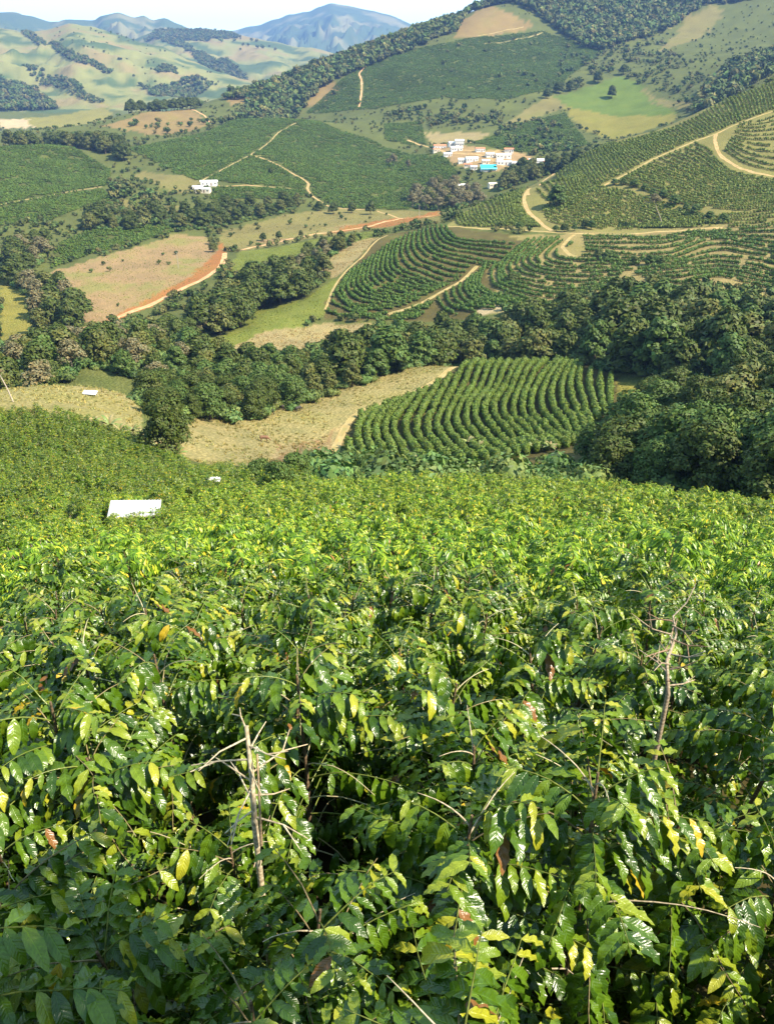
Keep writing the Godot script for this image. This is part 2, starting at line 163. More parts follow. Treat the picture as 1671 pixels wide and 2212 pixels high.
const WOODS := [
	["in the wood behind the grassy knoll", 7, 5, 10, "dark olive fresh dark grey", [-82.4,-165.6,-74.8,-169.2,-78.1,-194.9,-71.9,-202.6,-56.1,-186.8,-53.6,-208.2,-58.8,-243,-76.2,-290.2,-66.4,-318.1,-73.5,-326.8,-88.6,-305.4,-95.9,-284.2,-117.1,-297.8,-114.8,-255.4,-100.2,-207]],
	["in the clump above the green pasture", 7.5, 11, 15, "dark dark olive", [-74.7,-306,-62.5,-305.7,-57.4,-330.1,-58,-360.4,-36.6,-370.2,-37.4,-393.2,-48.7,-407.1,-65.8,-399.6,-72.6,-362.8,-77,-326]],
	["below the straight road", 8, 6, 9, "dark grey olive", [-53.2,-406.5,-34.2,-423.6,-19.1,-464.6,-24.9,-479.4,-47.9,-447.4,-55.3,-426.4]],
	["in the low wood behind the pale pasture", 5, 5, 8.5, "olive dark fresh dark", [-41.2,-131.7,-38.2,-145.1,-27,-162.8,-16,-184.3,-9,-199.8,-15.5,-229.5,-38.3,-236.9,-53.2,-228.9,-51.1,-188.2,-49.4,-157.4]],
	["in the tree hedge above the curved field", 6.5, 6.5, 13, "dark olive dark fresh", [-13.3,-192.5,-5.4,-199.9,4.4,-215,17.9,-237.3,31,-238,49.4,-232.8,54.8,-221.3,72.6,-254.8,68,-287.1,44.5,-294.7,19,-289.4,-0.9,-278,-13.4,-239.6]],
	["in the forest at the right edge", 7.5, 8, 16, "dark dark fresh olive", [54.8,-218.2,61.6,-206,85.9,-169.5,125,-256.1,108.6,-290.4,90.2,-317.4,72.2,-280.9]],
	["in the wood right of the curved field", 7, 7, 12, "dark fresh olive", [50,-157.3,51.5,-138.8,59.5,-113.3,77.7,-151.2,61.1,-167.2]],
	["just behind the foreground coffee", 5.2, 6.5, 10.5, "fresh dark fresh", [30.3,-116.1,27.8,-92.9,34.2,-81.1,38.6,-70.1,55.3,-104.3,44,-117,38.4,-124.2]],
	["in the belt above the pink field", 9.5, 7, 12, "dark olive dark", [-202.6,-579.6,-176.9,-588,-177.9,-616.5,-141.5,-600,-121,-612.1,-97,-655.3,-71.8,-685.8,-74.4,-713.8,-108.9,-689.3,-140.2,-661.2,-172.9,-636.8,-209.4,-612]],
	["left of the pink field", 9, 9, 14, "dark olive grey", [-221.9,-485.5,-218.4,-545.5,-200.9,-496.9,-191.1,-431.1,-160.3,-404.7,-136.3,-361.2,-126.7,-327,-142.9,-329.6,-169.5,-393.4,-193.9,-431.9]],
	["behind the left coffee block", 10, 12, 19, "dark dark olive", [-383,-885.7,-360.3,-898.4,-367.7,-983.5,-336.1,-994.8,-271.3,-920.9,-249,-864.9,-275.9,-888.1,-323.6,-925,-361.9,-953.6]],
	["beside the brown field", 11, 11, 17, "dark", [-355.3,-1234.9,-341.1,-1254.5,-291.8,-1323.2,-275.2,-1342.1,-280.4,-1300.1,-334,-1225.3]],
	["by the hamlet", 9, 9, 14, "dark olive", [98.2,-758.7,121.1,-780.7,149.9,-785.8,183.4,-778.7,190.4,-828.4,150.1,-836.6,150.9,-816.2,113,-812.2]],
	["in the grove below the hamlet", 10, 10, 16, "grey olive grey", [21,-721.7,47.1,-706.4,77.5,-710.8,78.4,-761,48.3,-798.5,26.2,-764.6]],
]
const FAR_WOODS := [
	["forest on the long ridge", 9, 11, [-273.3,-1332.2,-227.5,-1432,-143.6,-1553.4,-77.3,-1638.2,12.3,-1730,108.5,-1796.7,153.7,-1823.5,119.6,-1635.6,74,-1598.3,11,-1540,-83.3,-1447.6,-103,-1416.3,-144.5,-1261.8,-192.2,-1235.1,-199.8,-1163,-206.5,-1384.7,-247.7,-1377.9]],
	["forest on the summit of the far hill", 9, 12, [142.9,-1794.3,176.5,-1891.8,296.8,-1977.9,456.2,-2070.3,862,-2056.6,783.5,-1840.1,611.5,-1851.6,560.5,-1794.5,496.5,-1709.4,355.1,-1549.8,319.1,-1608.6,280.8,-1727.3,231.2,-1815.3,188,-1820.3]],
	["dark forest on the upper right slope", 9, 11, [331.9,-985.6,391.6,-1134.3,493.3,-1310.2,596.2,-1376.4,494.6,-1126.2,401.3,-1045.6,349.7,-979.4]],
	["wood in the far left valley", 14, 14, [-1037.7,-2492.6,-942.9,-2423,-775.7,-2165.3,-771.3,-2060.4,-840.7,-1978.8]],
	["dark tree belt down the pale hillside", 9, 9, [-2232.5,-5814.5,-1288.5,-3404.8,-1065.2,-3007.2,-885.6,-2669.5,-759.6,-2587.7,-752.8,-2539.6,-885.6,-2625.4,-1063.9,-2957.2,-1277.5,-3328]],
	["dark wooded hill behind the pale hillside", 13, 11, [-1106.9,-4311.1,-1081.2,-4428.9,-881.1,-4349.2,-713,-4353,-653.4,-4230.5,-762.6,-4033.1,-864.8,-4050.4,-938.7,-4021.2]],
	["tree belt between the two pale hills", 11, 10, [-929.7,-3997.9,-876.6,-4009.9,-777.7,-3798.4,-696.3,-3651.9,-581.2,-3484.7,-497.1,-3371.5,-516,-3327.5,-550.9,-3027.8,-740.1,-3598]],
	["dark block on the lower pale hillside", 9, 8, [-679,-2703.4,-627.7,-2802.9,-602.7,-2670.5,-636.7,-2604.1]],
	["woods along the foot of the pale hills", 11, 10, [-670.1,-2505.7,-626.6,-2477.1,-528.8,-2669.4,-481.4,-2620.9,-545.5,-2381,-597.8,-2353.4]],
	["tree belt above the far meadow", 11, 9, [-1035.4,-2651.6,-903.9,-2532.4,-718.8,-2251.5,-678,-2205.5,-711.2,-2187.8,-890.4,-2452.7,-996.1,-2576.6]],
]
const SCATTER := [
	["scatter", 260, 7, [283.5,-1533.3,353.7,-1544.5,477.5,-1670.2,432.4,-1267.7,358,-1064.7,351.2,-1287,340.2,-1351.9,271.7,-1306.1,236.8,-1291.4]],
	["scatter", 120, 6, [-10,-1266.4,160,-1191.6,139.9,-1119.1,48.4,-1117.7,2.7,-1169.1]],
	["scatter", 90, 7, [128.6,-1120.4,209.6,-1126.6,201.6,-916.3,157.9,-880.2,117.9,-930.8]],
	["scatter", 40, 6, [-118.9,-1334.1,-41.6,-1509.6,270.3,-1653.8,349,-1558.6,240,-1312.3,74,-1279.6]],
	["scatter", 50, 7, [-317.3,-1115.5,-228.1,-1190.3,-203.7,-1265.5,-192.2,-1053.2,-265.5,-1019.6]],
	["scatter", 45, 9, [-1204.5,-3498.5,-864.3,-3288.3,-437.9,-2866.7,-700.7,-2607.5,-1126.2,-3101.9]],
	["scatter", 30, 9, [-1241.3,-3272.5,-921.2,-2749.8,-616,-2422.9,-474.2,-2658,-723.4,-2704.9,-1037,-3027.3]],
	["scatter", 30, 10, [-1053.8,-4271.9,-671.8,-4348.4,-378.1,-3881.6,-568.1,-3858.4,-823.8,-4016.4]],
	["scatter", 60, 4, [-231.4,-748.7,-157,-674.3,-160.3,-597.8,-200.5,-582.9]],
	["scatter", 30, 1.6, [-117,-607.8,-70.7,-674.9,23.8,-689.1,-42.6,-579,-91.4,-548]],
	["scatter", 12, 1.5, [-174.8,-446.1,-141.9,-572.6,-111.2,-511.3,-121.2,-402,-134.9,-361.7]],
]
const FAR_COFFEE := [
	["coffee plants on the triangular hill", [-273.2,-933.5,-208.6,-1054.5,-157.6,-1314,-77.7,-1120.6,-19.4,-1057.7,59,-910.4,67.6,-832.7,25.7,-746.5,17,-711.7,-36.2,-708.2,-61.1,-738.5,-167.5,-765.6,-229.8,-871.7]],
	["coffee plants in the left block", [-378.4,-875,-387.8,-1021.1,-314.7,-899.9,-262.2,-840.1,-238.6,-746.5,-262.5,-671,-281.2,-629.6]],
	["coffee plants below the left track", [-279.2,-624.4,-236.9,-727.5,-206.4,-672.5,-227.1,-648.1,-234.5,-600,-260.7,-577.9]],
	["coffee plants above the pink field", [-188.6,-470.4,-179.9,-516.3,-146.6,-593.7,-131,-612.6,-160.1,-610.8,-200.5,-582.9,-209.4,-536.5]],
	["coffee plants below the farm track", [-142.9,-739.3,-70.8,-761.8,-75.8,-728.2,-143.7,-700.2]],
	["coffee plants beside the straw field", [-3.2,-1150.6,44.1,-1159,44.5,-1019.5,-3,-1062.1]],
	["coffee plants behind the hamlet", [93,-976,147.8,-1091.1,229.6,-1175.3,214.6,-956.7,193.3,-922,117,-923.4]],
	["coffee plants on the broad far hill", [-118.5,-1328.8,-41.7,-1515.7,11.2,-1571.8,112.5,-1586.8,272.1,-1667.1,314.4,-1625.6,357.6,-1563.2,240,-1312.3,160.3,-1246.1,74,-1279.6,-23.2,-1286.7]],
]
const SPOTS := {
	"big dark tree": [-29.7,-101.7],
	"purple tree": [-37.5,-159.7],
	"lone round tree": [101.2,-519.8],
	"leaning thin tree": [148.6,-465.7],
	"dark round tree": [-199.1,-593.9],
	"pale trees on the hill": [6.9,-908.7,20.6,-883.4,1.2,-923.3],
	"small dark bush": [-106.8,-811.9],
	"pasture trees": [304.3,-1245.1,239.9,-1290.8,259.4,-1303.2,301.8,-1327.1,344.6,-1356.6,217.8,-1252.8],
	"roadside bushes": [-83.6,-574.5,-73.4,-580.6,-58.6,-582.3,-116.1,-559.4,-110.1,-535.6],
	"edge trees": [-30.7,-408.8,-27.9,-689,-13,-681.2,-54,-693,-42.1,-680],
	"hill hedge": [140.1,-542.2,144.9,-538.7,149.3,-530.5,153.4,-522.5,155.3,-510.7,159.1,-502.9,161.7,-488.9,164.6,-477.1,166.8,-467.9,169.1,-452.4,172.9,-442.8],
	"track bushes": [92,-466.3,95.7,-461.7,101.3,-462.5,108.1,-468.8,110.4,-464.3,64.6,-488.5,73.5,-477.4,98.6,-394.5,102.3,-391.9,56.2,-374.2,59.2,-376.8,110.9,-376.3,115.7,-371.6,119.4,-367.1],
	"bananas left": [-42.1,-109.9,-40.3,-111.1,-38.7,-110.6,-34.5,-111,-32.5,-107.4,-29.6,-100.5,-28.9,-100.9,-36,-114,-37.8,-113.5,-28.1,-100.1],
	"bananas right": [8.7,-125.7,6.9,-124.8,15.9,-148.2,17.3,-144.4,28.9,-142.6,29.2,-135.5,26.6,-137.2,5.3,-121.9,25.5,-115.2,26.5,-111.9,9.4,-121.6,-6.5,-115.8],
	"cattle": [-25.2,-166.8,-23.9,-173.9,-23,-142.5,-19.8,-173],
	"leaning pole": [-61.6,-128],
	"slatted panel": [-53.2,-139.8],
	"white sack": [-14.2,-60.4],
	"field pole": [-117.9,-474.4],
	"far poles": [24.8,-664.7,-131.5,-351.6],
	"near crest tall bushes": [-11.9,-69,-9.1,-74.4,-6.7,-79.7,-2.8,-80,-8.8,-59.4],
}
const BARE_PATCH := [-12.7,-21.6,-18.5,-32,-16.4,-33.2,-13.5,-31.2,-11.2,-22.4]
const BRUSH := [-14.5,-27.4,-14.2,-28.7,-17.1,-38.3]
const THICKET := [-11.9,-97.3,1.7,-112,10,-103.5,20,-101,27.9,-110.5,23.8,-86.8,3,-73.9,-8.5,-69.5]
const LEFT_FIELD := [-62.5,-115.8,-56.5,-112,-48.2,-111.5,-43.2,-113.1,-36,-109.6,-27.8,-98.5,-25.3,-93.4,-17.8,-90.3,-9.1,-74.4,-7.5,-61.5,-16.1,-47.3,-19.9,-37,-21.4,-36.1]
const HOUSES := [
	["red", "white", [57.1,-971], 13, 8, 3.2, 0.1],
	["white", "white", [70.9,-962.3], 10, 7, 3.4, 0.2],
	["white", "white", [77.5,-957.9], 9, 7, 5, -0.1],
	["white", "white", [71.9,-928], 12, 7, 3, 0.1],
	["white", "white", [75,-873.3], 10, 6, 3, 0],
	["white", "white", [83,-872.6], 12, 6, 3, 0.15],
	["grey", "white", [102.4,-888.4], 8, 6, 3, 0.1],
	["grey", "white", [115.6,-886.8], 15, 6, 3.2, 0.05],
	["white", "white", [112.2,-851.8], 14, 5, 2.6, 0],
	["white", "grey", [124.5,-846.7], 12, 5, 2.8, 0.1],
	["white", "white", [142.8,-850.7], 14, 8, 4.2, -0.1],
	["cream", "cream", [93.6,-781.2], 7, 5, 3, 0.3],
	["white", "cream", [67.8,-793.4], 9, 6, 3, 0.2],
	["grey", "white", [81.9,-838.2], 6, 5, 2.6, 0.1],
	["white", "white", [-150.7,-743.9], 14, 6, 3, 0.25],
	["grey", "cream", [-156.9,-727.2], 8, 5, 3, 0.1],
	["white", "cream", [-151.5,-722.3], 12, 6, 2.6, -0.1],
	["white", "cream", [374.5,-1599.3], 14, 8, 4, 0.1],
	["red", "cream", [52.2,-944.3], 7, 5, 3, 0.2],
	["red", "white", [94.8,-911.1], 9, 6, 3, 0.1],
	["red", "white", [124.7,-914.9], 9, 6, 3, -0.1],
	["red", "white", [134.4,-869.7], 9, 5, 3, 0.2],
	["white", "white", [133.9,-834.9], 7, 5, 2.6, 0],
	["red", "cream", [152.3,-842.1], 8, 6, 3, 0.1],
	["white", "white", [61.8,-910.2], 8, 5, 2.8, 0.1],
	["cream", "white", [109,-862.7], 6, 4, 2.6, 0.2],
	["red", "cream", [77.8,-852.2], 7, 5, 2.6, -0.1],
	["white", "cream", [95.1,-857.4], 7, 5, 2.8, 0.1],
]
const POOL := Vector2(95.1,-830.0)
const ROOF := [Vector3(-17.35,93.81,-44.76),Vector3(-14.40,93.45,-45.79),Vector3(-14.81,93.45,-47.86),Vector3(-17.72,93.93,-46.86)]
const DRY_STEM := [Vector3(-0.48,115.61,-2.10),Vector3(-0.51,115.92,-2.26)]
const DRY_BUSH := [Vector3(1.61,114.87,-3.66),Vector3(1.85,114.91,-4.37)]


var rng := RandomNumberGenerator.new()
var taken := {}

# ================================================================ helpers
func numbered(called: String) -> String:
	if not taken.has(called):
		taken[called] = 0
		return called
	taken[called] += 1
	return "%s_%03d" % [called, taken[called]]

func tag(o: Node, label: String, category: String, group := "", kind := "") -> void:
	if label != "": o.set_meta("label", label)
	if category != "": o.set_meta("category", category)
	if group != "": o.set_meta("group", group)
	if kind != "": o.set_meta("kind", kind)

func thing(called: String, label: String, category: String, at: Vector3, turn := 0.0, group := "") -> Node3D:
	var o := Node3D.new()
	o.name = numbered(called)
	add_child(o)
	o.position = at
	o.rotation.y = turn
	tag(o, label, category, group)
	return o

func part(called: String, mesh: Mesh, material: Material, parent: Node, xf := Transform3D()) -> MeshInstance3D:
	var o := MeshInstance3D.new()
	o.name = called if parent != self else numbered(called)
	o.mesh = mesh
	o.material_override = material
	o.transform = xf
	parent.add_child(o, true)
	return o

const ONES := ["", "first", "second", "third", "fourth", "fifth", "sixth", "seventh", "eighth", "ninth", "tenth", "eleventh", "twelfth", "thirteenth", "fourteenth", "fifteenth", "sixteenth", "seventeenth", "eighteenth", "nineteenth"]
const TENS := ["", "", "twenty", "thirty", "forty", "fifty", "sixty", "seventy", "eighty", "ninety"]
func ordinal(n: int) -> String:
	if n < 20: return ONES[n]
	if n > 99: return "further"
	if n % 10 == 0: return TENS[n / 10].trim_suffix("y") + "ieth"
	return TENS[n / 10] + "-" + ONES[n % 10]

# A bag collects triangles (three vertices each) with normals, texture coordinates and colours.
class Bag:
	var v := PackedVector3Array()
	var n := PackedVector3Array()
	var uv := PackedVector2Array()
	var c := PackedColorArray()
	func tri(a: Vector3, b: Vector3, d: Vector3, col: Color, nn := Vector3.ZERO) -> void:
		var face := (d - a).cross(b - a)
		var nor := nn if nn != Vector3.ZERO else face.normalized()
		v.append(a)
		if face.dot(nor) >= 0.0:
			v.append(b); v.append(d)
		else:   # wound so that the face looks along its normal
			v.append(d); v.append(b)
		n.append(nor); n.append(nor); n.append(nor)
		uv.append(Vector2(0, 0)); uv.append(Vector2(1, 0)); uv.append(Vector2(1, 1))
		c.append(col); c.append(col); c.append(col)
	func quad(a: Vector3, b: Vector3, d: Vector3, e: Vector3, col: Color, nn := Vector3.ZERO) -> void:
		tri(a, b, d, col, nn)
		tri(a, d, e, col, nn)
	func add(o: Bag, xf: Transform3D) -> void:
		v.append_array(xf * o.v)
		n.append_array(Transform3D(xf.basis.orthonormalized(), Vector3.ZERO) * o.n)
		uv.append_array(o.uv)
		c.append_array(o.c)
	func box(size: Vector3, at: Vector3, col: Color, turn := Basis()) -> void:
		var h := size / 2.0
		for ax in 3:
			for s: float in [-1.0, 1.0]:
				var u := Vector3.ZERO; u[(ax + 1) % 3] = h[(ax + 1) % 3]
				var w := Vector3.ZERO; w[(ax + 2) % 3] = h[(ax + 2) % 3]
				var k := Vector3.ZERO; k[ax] = h[ax] * s
				var a := at + turn * (k - u - w)
				var b := at + turn * (k + u - w)
				var d := at + turn * (k + u + w)
				var e := at + turn * (k - u + w)
				if s > 0: quad(a, e, d, b, col)
				else: quad(a, b, d, e, col)
	func tube(pts: PackedVector3Array, r0: float, r1: float, sides: int, col: Color, closed := true) -> void:
		var rings := []
		var m := pts.size()
		for i in m:
			var d := (pts[mini(i + 1, m - 1)] - pts[maxi(i - 1, 0)]).normalized()
			var s := d.cross(Vector3.UP if absf(d.y) < 0.9 else Vector3.RIGHT).normalized()
			var t := d.cross(s)
			var r := lerpf(r0, r1, float(i) / (m - 1))
			var ring := PackedVector3Array()
			for k in sides:
				var a := TAU * k / sides
				ring.append(s * cos(a) * r + t * sin(a) * r)
			rings.append(ring)
		for i in m - 1:
			for k in sides:
				var q := (k + 1) % sides
				var a: Vector3 = rings[i][k]
				var b: Vector3 = rings[i][q]
				var d: Vector3 = rings[i + 1][q]
				var e: Vector3 = rings[i + 1][k]
				for w in ([[a, i], [d, i + 1], [b, i], [a, i], [e, i + 1], [d, i + 1]] if (pts[i + 1] + e - pts[i] - a).cross(pts[i] + b - pts[i] - a).dot(a) < 0.0 else [[a, i], [b, i], [d, i + 1], [a, i], [d, i + 1], [e, i + 1]]):
					v.append(pts[w[1]] + w[0])
					n.append((w[0] as Vector3).normalized())
					uv.append(Vector2(0.5, float(w[1]) / (m - 1)))
					c.append(col)
		if closed:
			for k in sides:
				tri(pts[m - 1], pts[m - 1] + rings[m - 1][k], pts[m - 1] + rings[m - 1][(k + 1) % sides], col)
	func mesh() -> ArrayMesh:
		var arrays := []
		arrays.resize(Mesh.ARRAY_MAX)
		arrays[Mesh.ARRAY_VERTEX] = v
		arrays[Mesh.ARRAY_NORMAL] = n
		arrays[Mesh.ARRAY_TEX_UV] = uv
		arrays[Mesh.ARRAY_COLOR] = c
		var m := ArrayMesh.new()
		m.add_surface_from_arrays(Mesh.PRIMITIVE_TRIANGLES, arrays)
		return m

func rnd(a: float, b: float) -> float: return rng.randf_range(a, b)
func rdir() -> Vector3:
	var y := rng.randf_range(-1, 1)
	var a := rng.randf() * TAU
	var s := sqrt(maxf(0.0, 1.0 - y * y))
	return Vector3(s * cos(a), y, s * sin(a))
func shade_of(col: Color, spread: float) -> Color:
	var k := 1.0 + rng.randf_range(-spread, spread)
	var w := rng.randf_range(-spread, spread) * 0.5
	return Color(col.r * k * (1.0 + w), col.g * k, col.b * k * (1.0 - w))

func noise(freq: float, the_seed: int, octaves := 3) -> FastNoiseLite:
	var f := FastNoiseLite.new()
	f.noise_type = FastNoiseLite.TYPE_SIMPLEX_SMOOTH
	f.frequency = freq
	f.seed = the_seed
	f.fractal_octaves = octaves
	return f

func paint(rough: float, spec := 0.3) -> StandardMaterial3D:
	var m := StandardMaterial3D.new()
	m.vertex_color_use_as_albedo = true
	m.roughness = rough
	m.metallic_specular = spec
	m.cull_mode = BaseMaterial3D.CULL_DISABLED
	return m

# ================================================================ the shape of the land
# Surveyed heights are joined by a smooth thin-plate surface over (bearing, logarithm of distance), so that near ground is described finely and far hills coarsely.
var az_of := PackedFloat32Array()     # bearings of the grid's columns
var v_of := PackedFloat32Array()      # log distances of its rows
var heights := PackedFloat32Array()   # heights, rows of columns
const INNER := 0.57
const STEP := 0.003
var inner_first := 0
var inner_count := 0

func kernel(d2: float) -> float: return 0.5 * d2 * log(d2) if d2 > 1e-12 else 0.0

func survey_land() -> void:
	var n := GROUND_POINTS.size() / 3
	var pa := PackedFloat64Array(); var pv := PackedFloat64Array(); var pe := PackedFloat64Array()
	for i in n:
		var x: float = GROUND_POINTS[i * 3]
		var y: float = GROUND_POINTS[i * 3 + 1]
		var z: float = GROUND_POINTS[i * 3 + 2]
		var r := sqrt(x * x + z * z)
		pa.append(atan2(x, -z)); pv.append(log(r)); pe.append((y - EYE_HEIGHT) / r)
	var m := n + 3
	var rows := []
	for i in m:
		var row := PackedFloat64Array()
		row.resize(m + 1)
		rows.append(row)
	for i in n:
		for j in n:
			var da := pa[i] - pa[j]
			var dv := pv[i] - pv[j]
			rows[i][j] = kernel(da * da + dv * dv)
		rows[i][i] += 0.0004
		rows[i][n] = 1.0; rows[i][n + 1] = pa[i]; rows[i][n + 2] = pv[i]
		rows[n][i] = 1.0; rows[n + 1][i] = pa[i]; rows[n + 2][i] = pv[i]
		rows[i][m] = pe[i]
	for k in m:
		var best := k
		for i in range(k + 1, m):
			if absf(rows[i][k]) > absf(rows[best][k]): best = i
		var swap = rows[k]; rows[k] = rows[best]; rows[best] = swap
		var pk: PackedFloat64Array = rows[k]
		for i in range(k + 1, m):
			var pi: PackedFloat64Array = rows[i]
			var f := pi[k] / pk[k]
			if f == 0.0: continue
			for j in range(k, m + 1): pi[j] -= f * pk[j]
			rows[i] = pi
	var w := PackedFloat64Array()
	w.resize(m)
	for i in range(m - 1, -1, -1):
		var pi: PackedFloat64Array = rows[i]
		var s := pi[m]
		for j in range(i + 1, m): s -= pi[j] * w[j]
		w[i] = s / pi[i]
	# a coarse grid
	var ca := PackedFloat64Array()
	var a := -PI
	while a < -0.7: ca.append(a); a += 0.16
	a = -0.7
	while a < 0.7001: ca.append(a); a += 0.025
	a = 0.8
	while a < PI - 0.05: ca.append(a); a += 0.16
	ca.append(PI)
	var cv0 := -0.1
	var cdv := 0.06
	var cn := 145
	var coarse := []
	for i in ca.size():
		var col := PackedFloat64Array()
		for j in cn:
			var vv := cv0 + j * cdv
			var s := w[n] + w[n + 1] * ca[i] + w[n + 2] * vv
			for k in n:
				var da := ca[i] - pa[k]
				var dv := vv - pv[k]
				var d2 := da * da + dv * dv
				if d2 > 1e-12: s += w[k] * 0.5 * d2 * log(d2)
			col.append(s)
		coarse.append(col)
	var last: PackedFloat64Array = coarse[ca.size() - 1]
	var first: PackedFloat64Array = coarse[0]
	for j in cn:
		var mean := (last[j] + first[j]) / 2.0
		last[j] = mean; first[j] = mean
	coarse[ca.size() - 1] = last; coarse[0] = first
	# the rows and columns of the fine grid
	var v := -0.9
	while v < 9.25:
		v_of.append(v)
		v += 0.05 if v < 3.6 else (0.01 if v < 7.6 else 0.012)
	a = -PI
	while a < -INNER - 0.08: az_of.append(a); a += 0.12 if a < -1.2 else 0.04
	inner_first = az_of.size()
	a = -INNER
	while a < INNER + 0.0001: az_of.append(a); a += STEP
	inner_count = az_of.size() - inner_first
	a = INNER + 0.04
	while a < PI - 0.05: az_of.append(a); a += 0.12 if a > 1.2 else 0.04
	az_of.append(PI)
	# first along the distance, then along the bearing (Catmull-Rom)
	var fine_v := []
	for i in ca.size():
		var col := PackedFloat64Array()
		var src: PackedFloat64Array = coarse[i]
		for vv in v_of:
			var t := clampf((clampf(vv, 0.0, 8.5) - cv0) / cdv, 1.0, cn - 3.001)
			var k := int(t)
			var f := t - k
			col.append(spline(src[k - 1], src[k], src[k + 1], src[k + 2], f))
		fine_v.append(col)
	var rough_small := noise(0.03, 11)
	var rough_mid := noise(0.006, 12, 4)
	var rough_far := noise(0.0024, 13, 6)
	rough_far.fractal_type = FastNoiseLite.FRACTAL_RIDGED
	var ridge_at := []
	for ridge in RIDGES: ridge_at.append(crest_profile(ridge[3]))
	var cols := az_of.size()
	heights.resize(cols * v_of.size())
	for i in cols:
		var aa := az_of[i]
		var k := 0
		while k < ca.size() - 2 and ca[k + 1] <= aa: k += 1
		var f := (aa - ca[k]) / (ca[k + 1] - ca[k])
		var c0: PackedFloat64Array = fine_v[maxi(k - 1, 0)]
		var c1: PackedFloat64Array = fine_v[k]
		var c2: PackedFloat64Array = fine_v[k + 1]
		var c3: PackedFloat64Array = fine_v[mini(k + 2, ca.size() - 1)]
		for j in v_of.size():
			var r := exp(v_of[j])
			var e := spline(c0[j], c1[j], c2[j], c3[j], f)
			var x := sin(aa) * r
			var z := -cos(aa) * r
			var y := EYE_HEIGHT + maxf(r, 1.0) * e
			y += rough_small.get_noise_2d(x, z) * clampf((r - 40.0) / 200.0, 0.0, 1.0) * 0.9
			if r > 300.0: y += rough_mid.get_noise_2d(x, z) * clampf((r - 300.0) / 1200.0, 0.0, 1.0) * 5.0
			if r > 1950.0:
				var low := y
				var blend := smoothstep(1950.0, 2900.0, r)
				var rel := rough_far.get_noise_2d(x, z)
				for q in RIDGES.size():
					var top: Vector2 = ridge_at[q][i]
					if top.y <= 0.0: continue
					var d := log(r / top.y)
					var drop: float = (RIDGES[q][1] if d < 0.0 else RIDGES[q][2]) * pow(absf(d), 1.15)
					var valley := smoothstep(0.01, 0.2, absf(d))
					var yr := EYE_HEIGHT + r * (top.x - drop) + rel * valley * (38.0 if q < 2 else 150.0)
					yr = lerpf(low, yr, blend)
					if yr > y: y = yr
			heights[j * cols + i] = y

func spline(p0: float, p1: float, p2: float, p3: float, t: float) -> float:
	return p1 + 0.5 * t * (p2 - p0 + t * (2.0 * p0 - 5.0 * p1 + 4.0 * p2 - p3 + t * (3.0 * (p1 - p2) + p3 - p0)))

# for each column: Vector2(slope of the crest seen from the origin, its distance); distance 0 where the ridge does not run
func crest_profile(flat: Array) -> Array:
	var pa := []
	for i in flat.size() / 3:
		var x := float(flat[i * 3]); var z := float(flat[i * 3 + 1]); var y := float(flat[i * 3 + 2])
		var r := sqrt(x * x + z * z)
		pa.append(Vector3(atan2(x, -z), (y - EYE_HEIGHT) / r, r))
	var o := []
	for aa in az_of:
		var got := Vector2.ZERO
		for i in pa.size() - 1:
			if aa >= pa[i].x and aa < pa[i + 1].x:
				var t: float = (aa - pa[i].x) / (pa[i + 1].x - pa[i].x)
				var p := Vector2(pa[i].y, pa[i].z)
				var q := Vector2(pa[i + 1].y, pa[i + 1].z)
				got = p.lerp(q, smoothstep(0.0, 1.0, t) * 0.5 + t * 0.5)
				break
		if got == Vector2.ZERO:
			var e: Vector3 = pa[0] if aa < pa[0].x else pa[-1]
			got = Vector2(e.y - 0.03 * minf(1.0, absf(aa - e.x)), e.z)
		o.append(got)
	return o

func column_of(aa: float) -> float:
	if aa >= -INNER and aa < INNER - STEP: return inner_first + (aa + INNER) / STEP
	var lo := 0
	var hi := az_of.size() - 1
	while hi - lo > 1:
		var mid := (lo + hi) / 2
		if az_of[mid] <= aa: lo = mid
		else: hi = mid
	return lo + (aa - az_of[lo]) / (az_of[hi] - az_of[lo])

func row_of(v: float) -> float:
	var lo := 0
	var hi := v_of.size() - 1
	v = clampf(v, v_of[0], v_of[hi] - 0.0001)
	while hi - lo > 1:
		var mid := (lo + hi) / 2
		if v_of[mid] <= v: lo = mid
		else: hi = mid
	return lo + (v - v_of[lo]) / (v_of[hi] - v_of[lo])

func ground_y(x: float, z: float) -> float:
	var ci := column_of(atan2(x, -z))
	var ri := row_of(0.5 * log(maxf(x * x + z * z, 0.17)))
	var i := int(ci); var j := int(ri)
	var f := ci - i; var g := ri - j
	var cols := az_of.size()
	i = mini(i, cols - 2); j = mini(j, v_of.size() - 2)
	var k := j * cols + i
	return lerpf(lerpf(heights[k], heights[k + 1], f), lerpf(heights[k + cols], heights[k + cols + 1], f), g)
func on_ground(x: float, z: float, up := 0.0) -> Vector3: return Vector3(x, ground_y(x, z) + up, z)

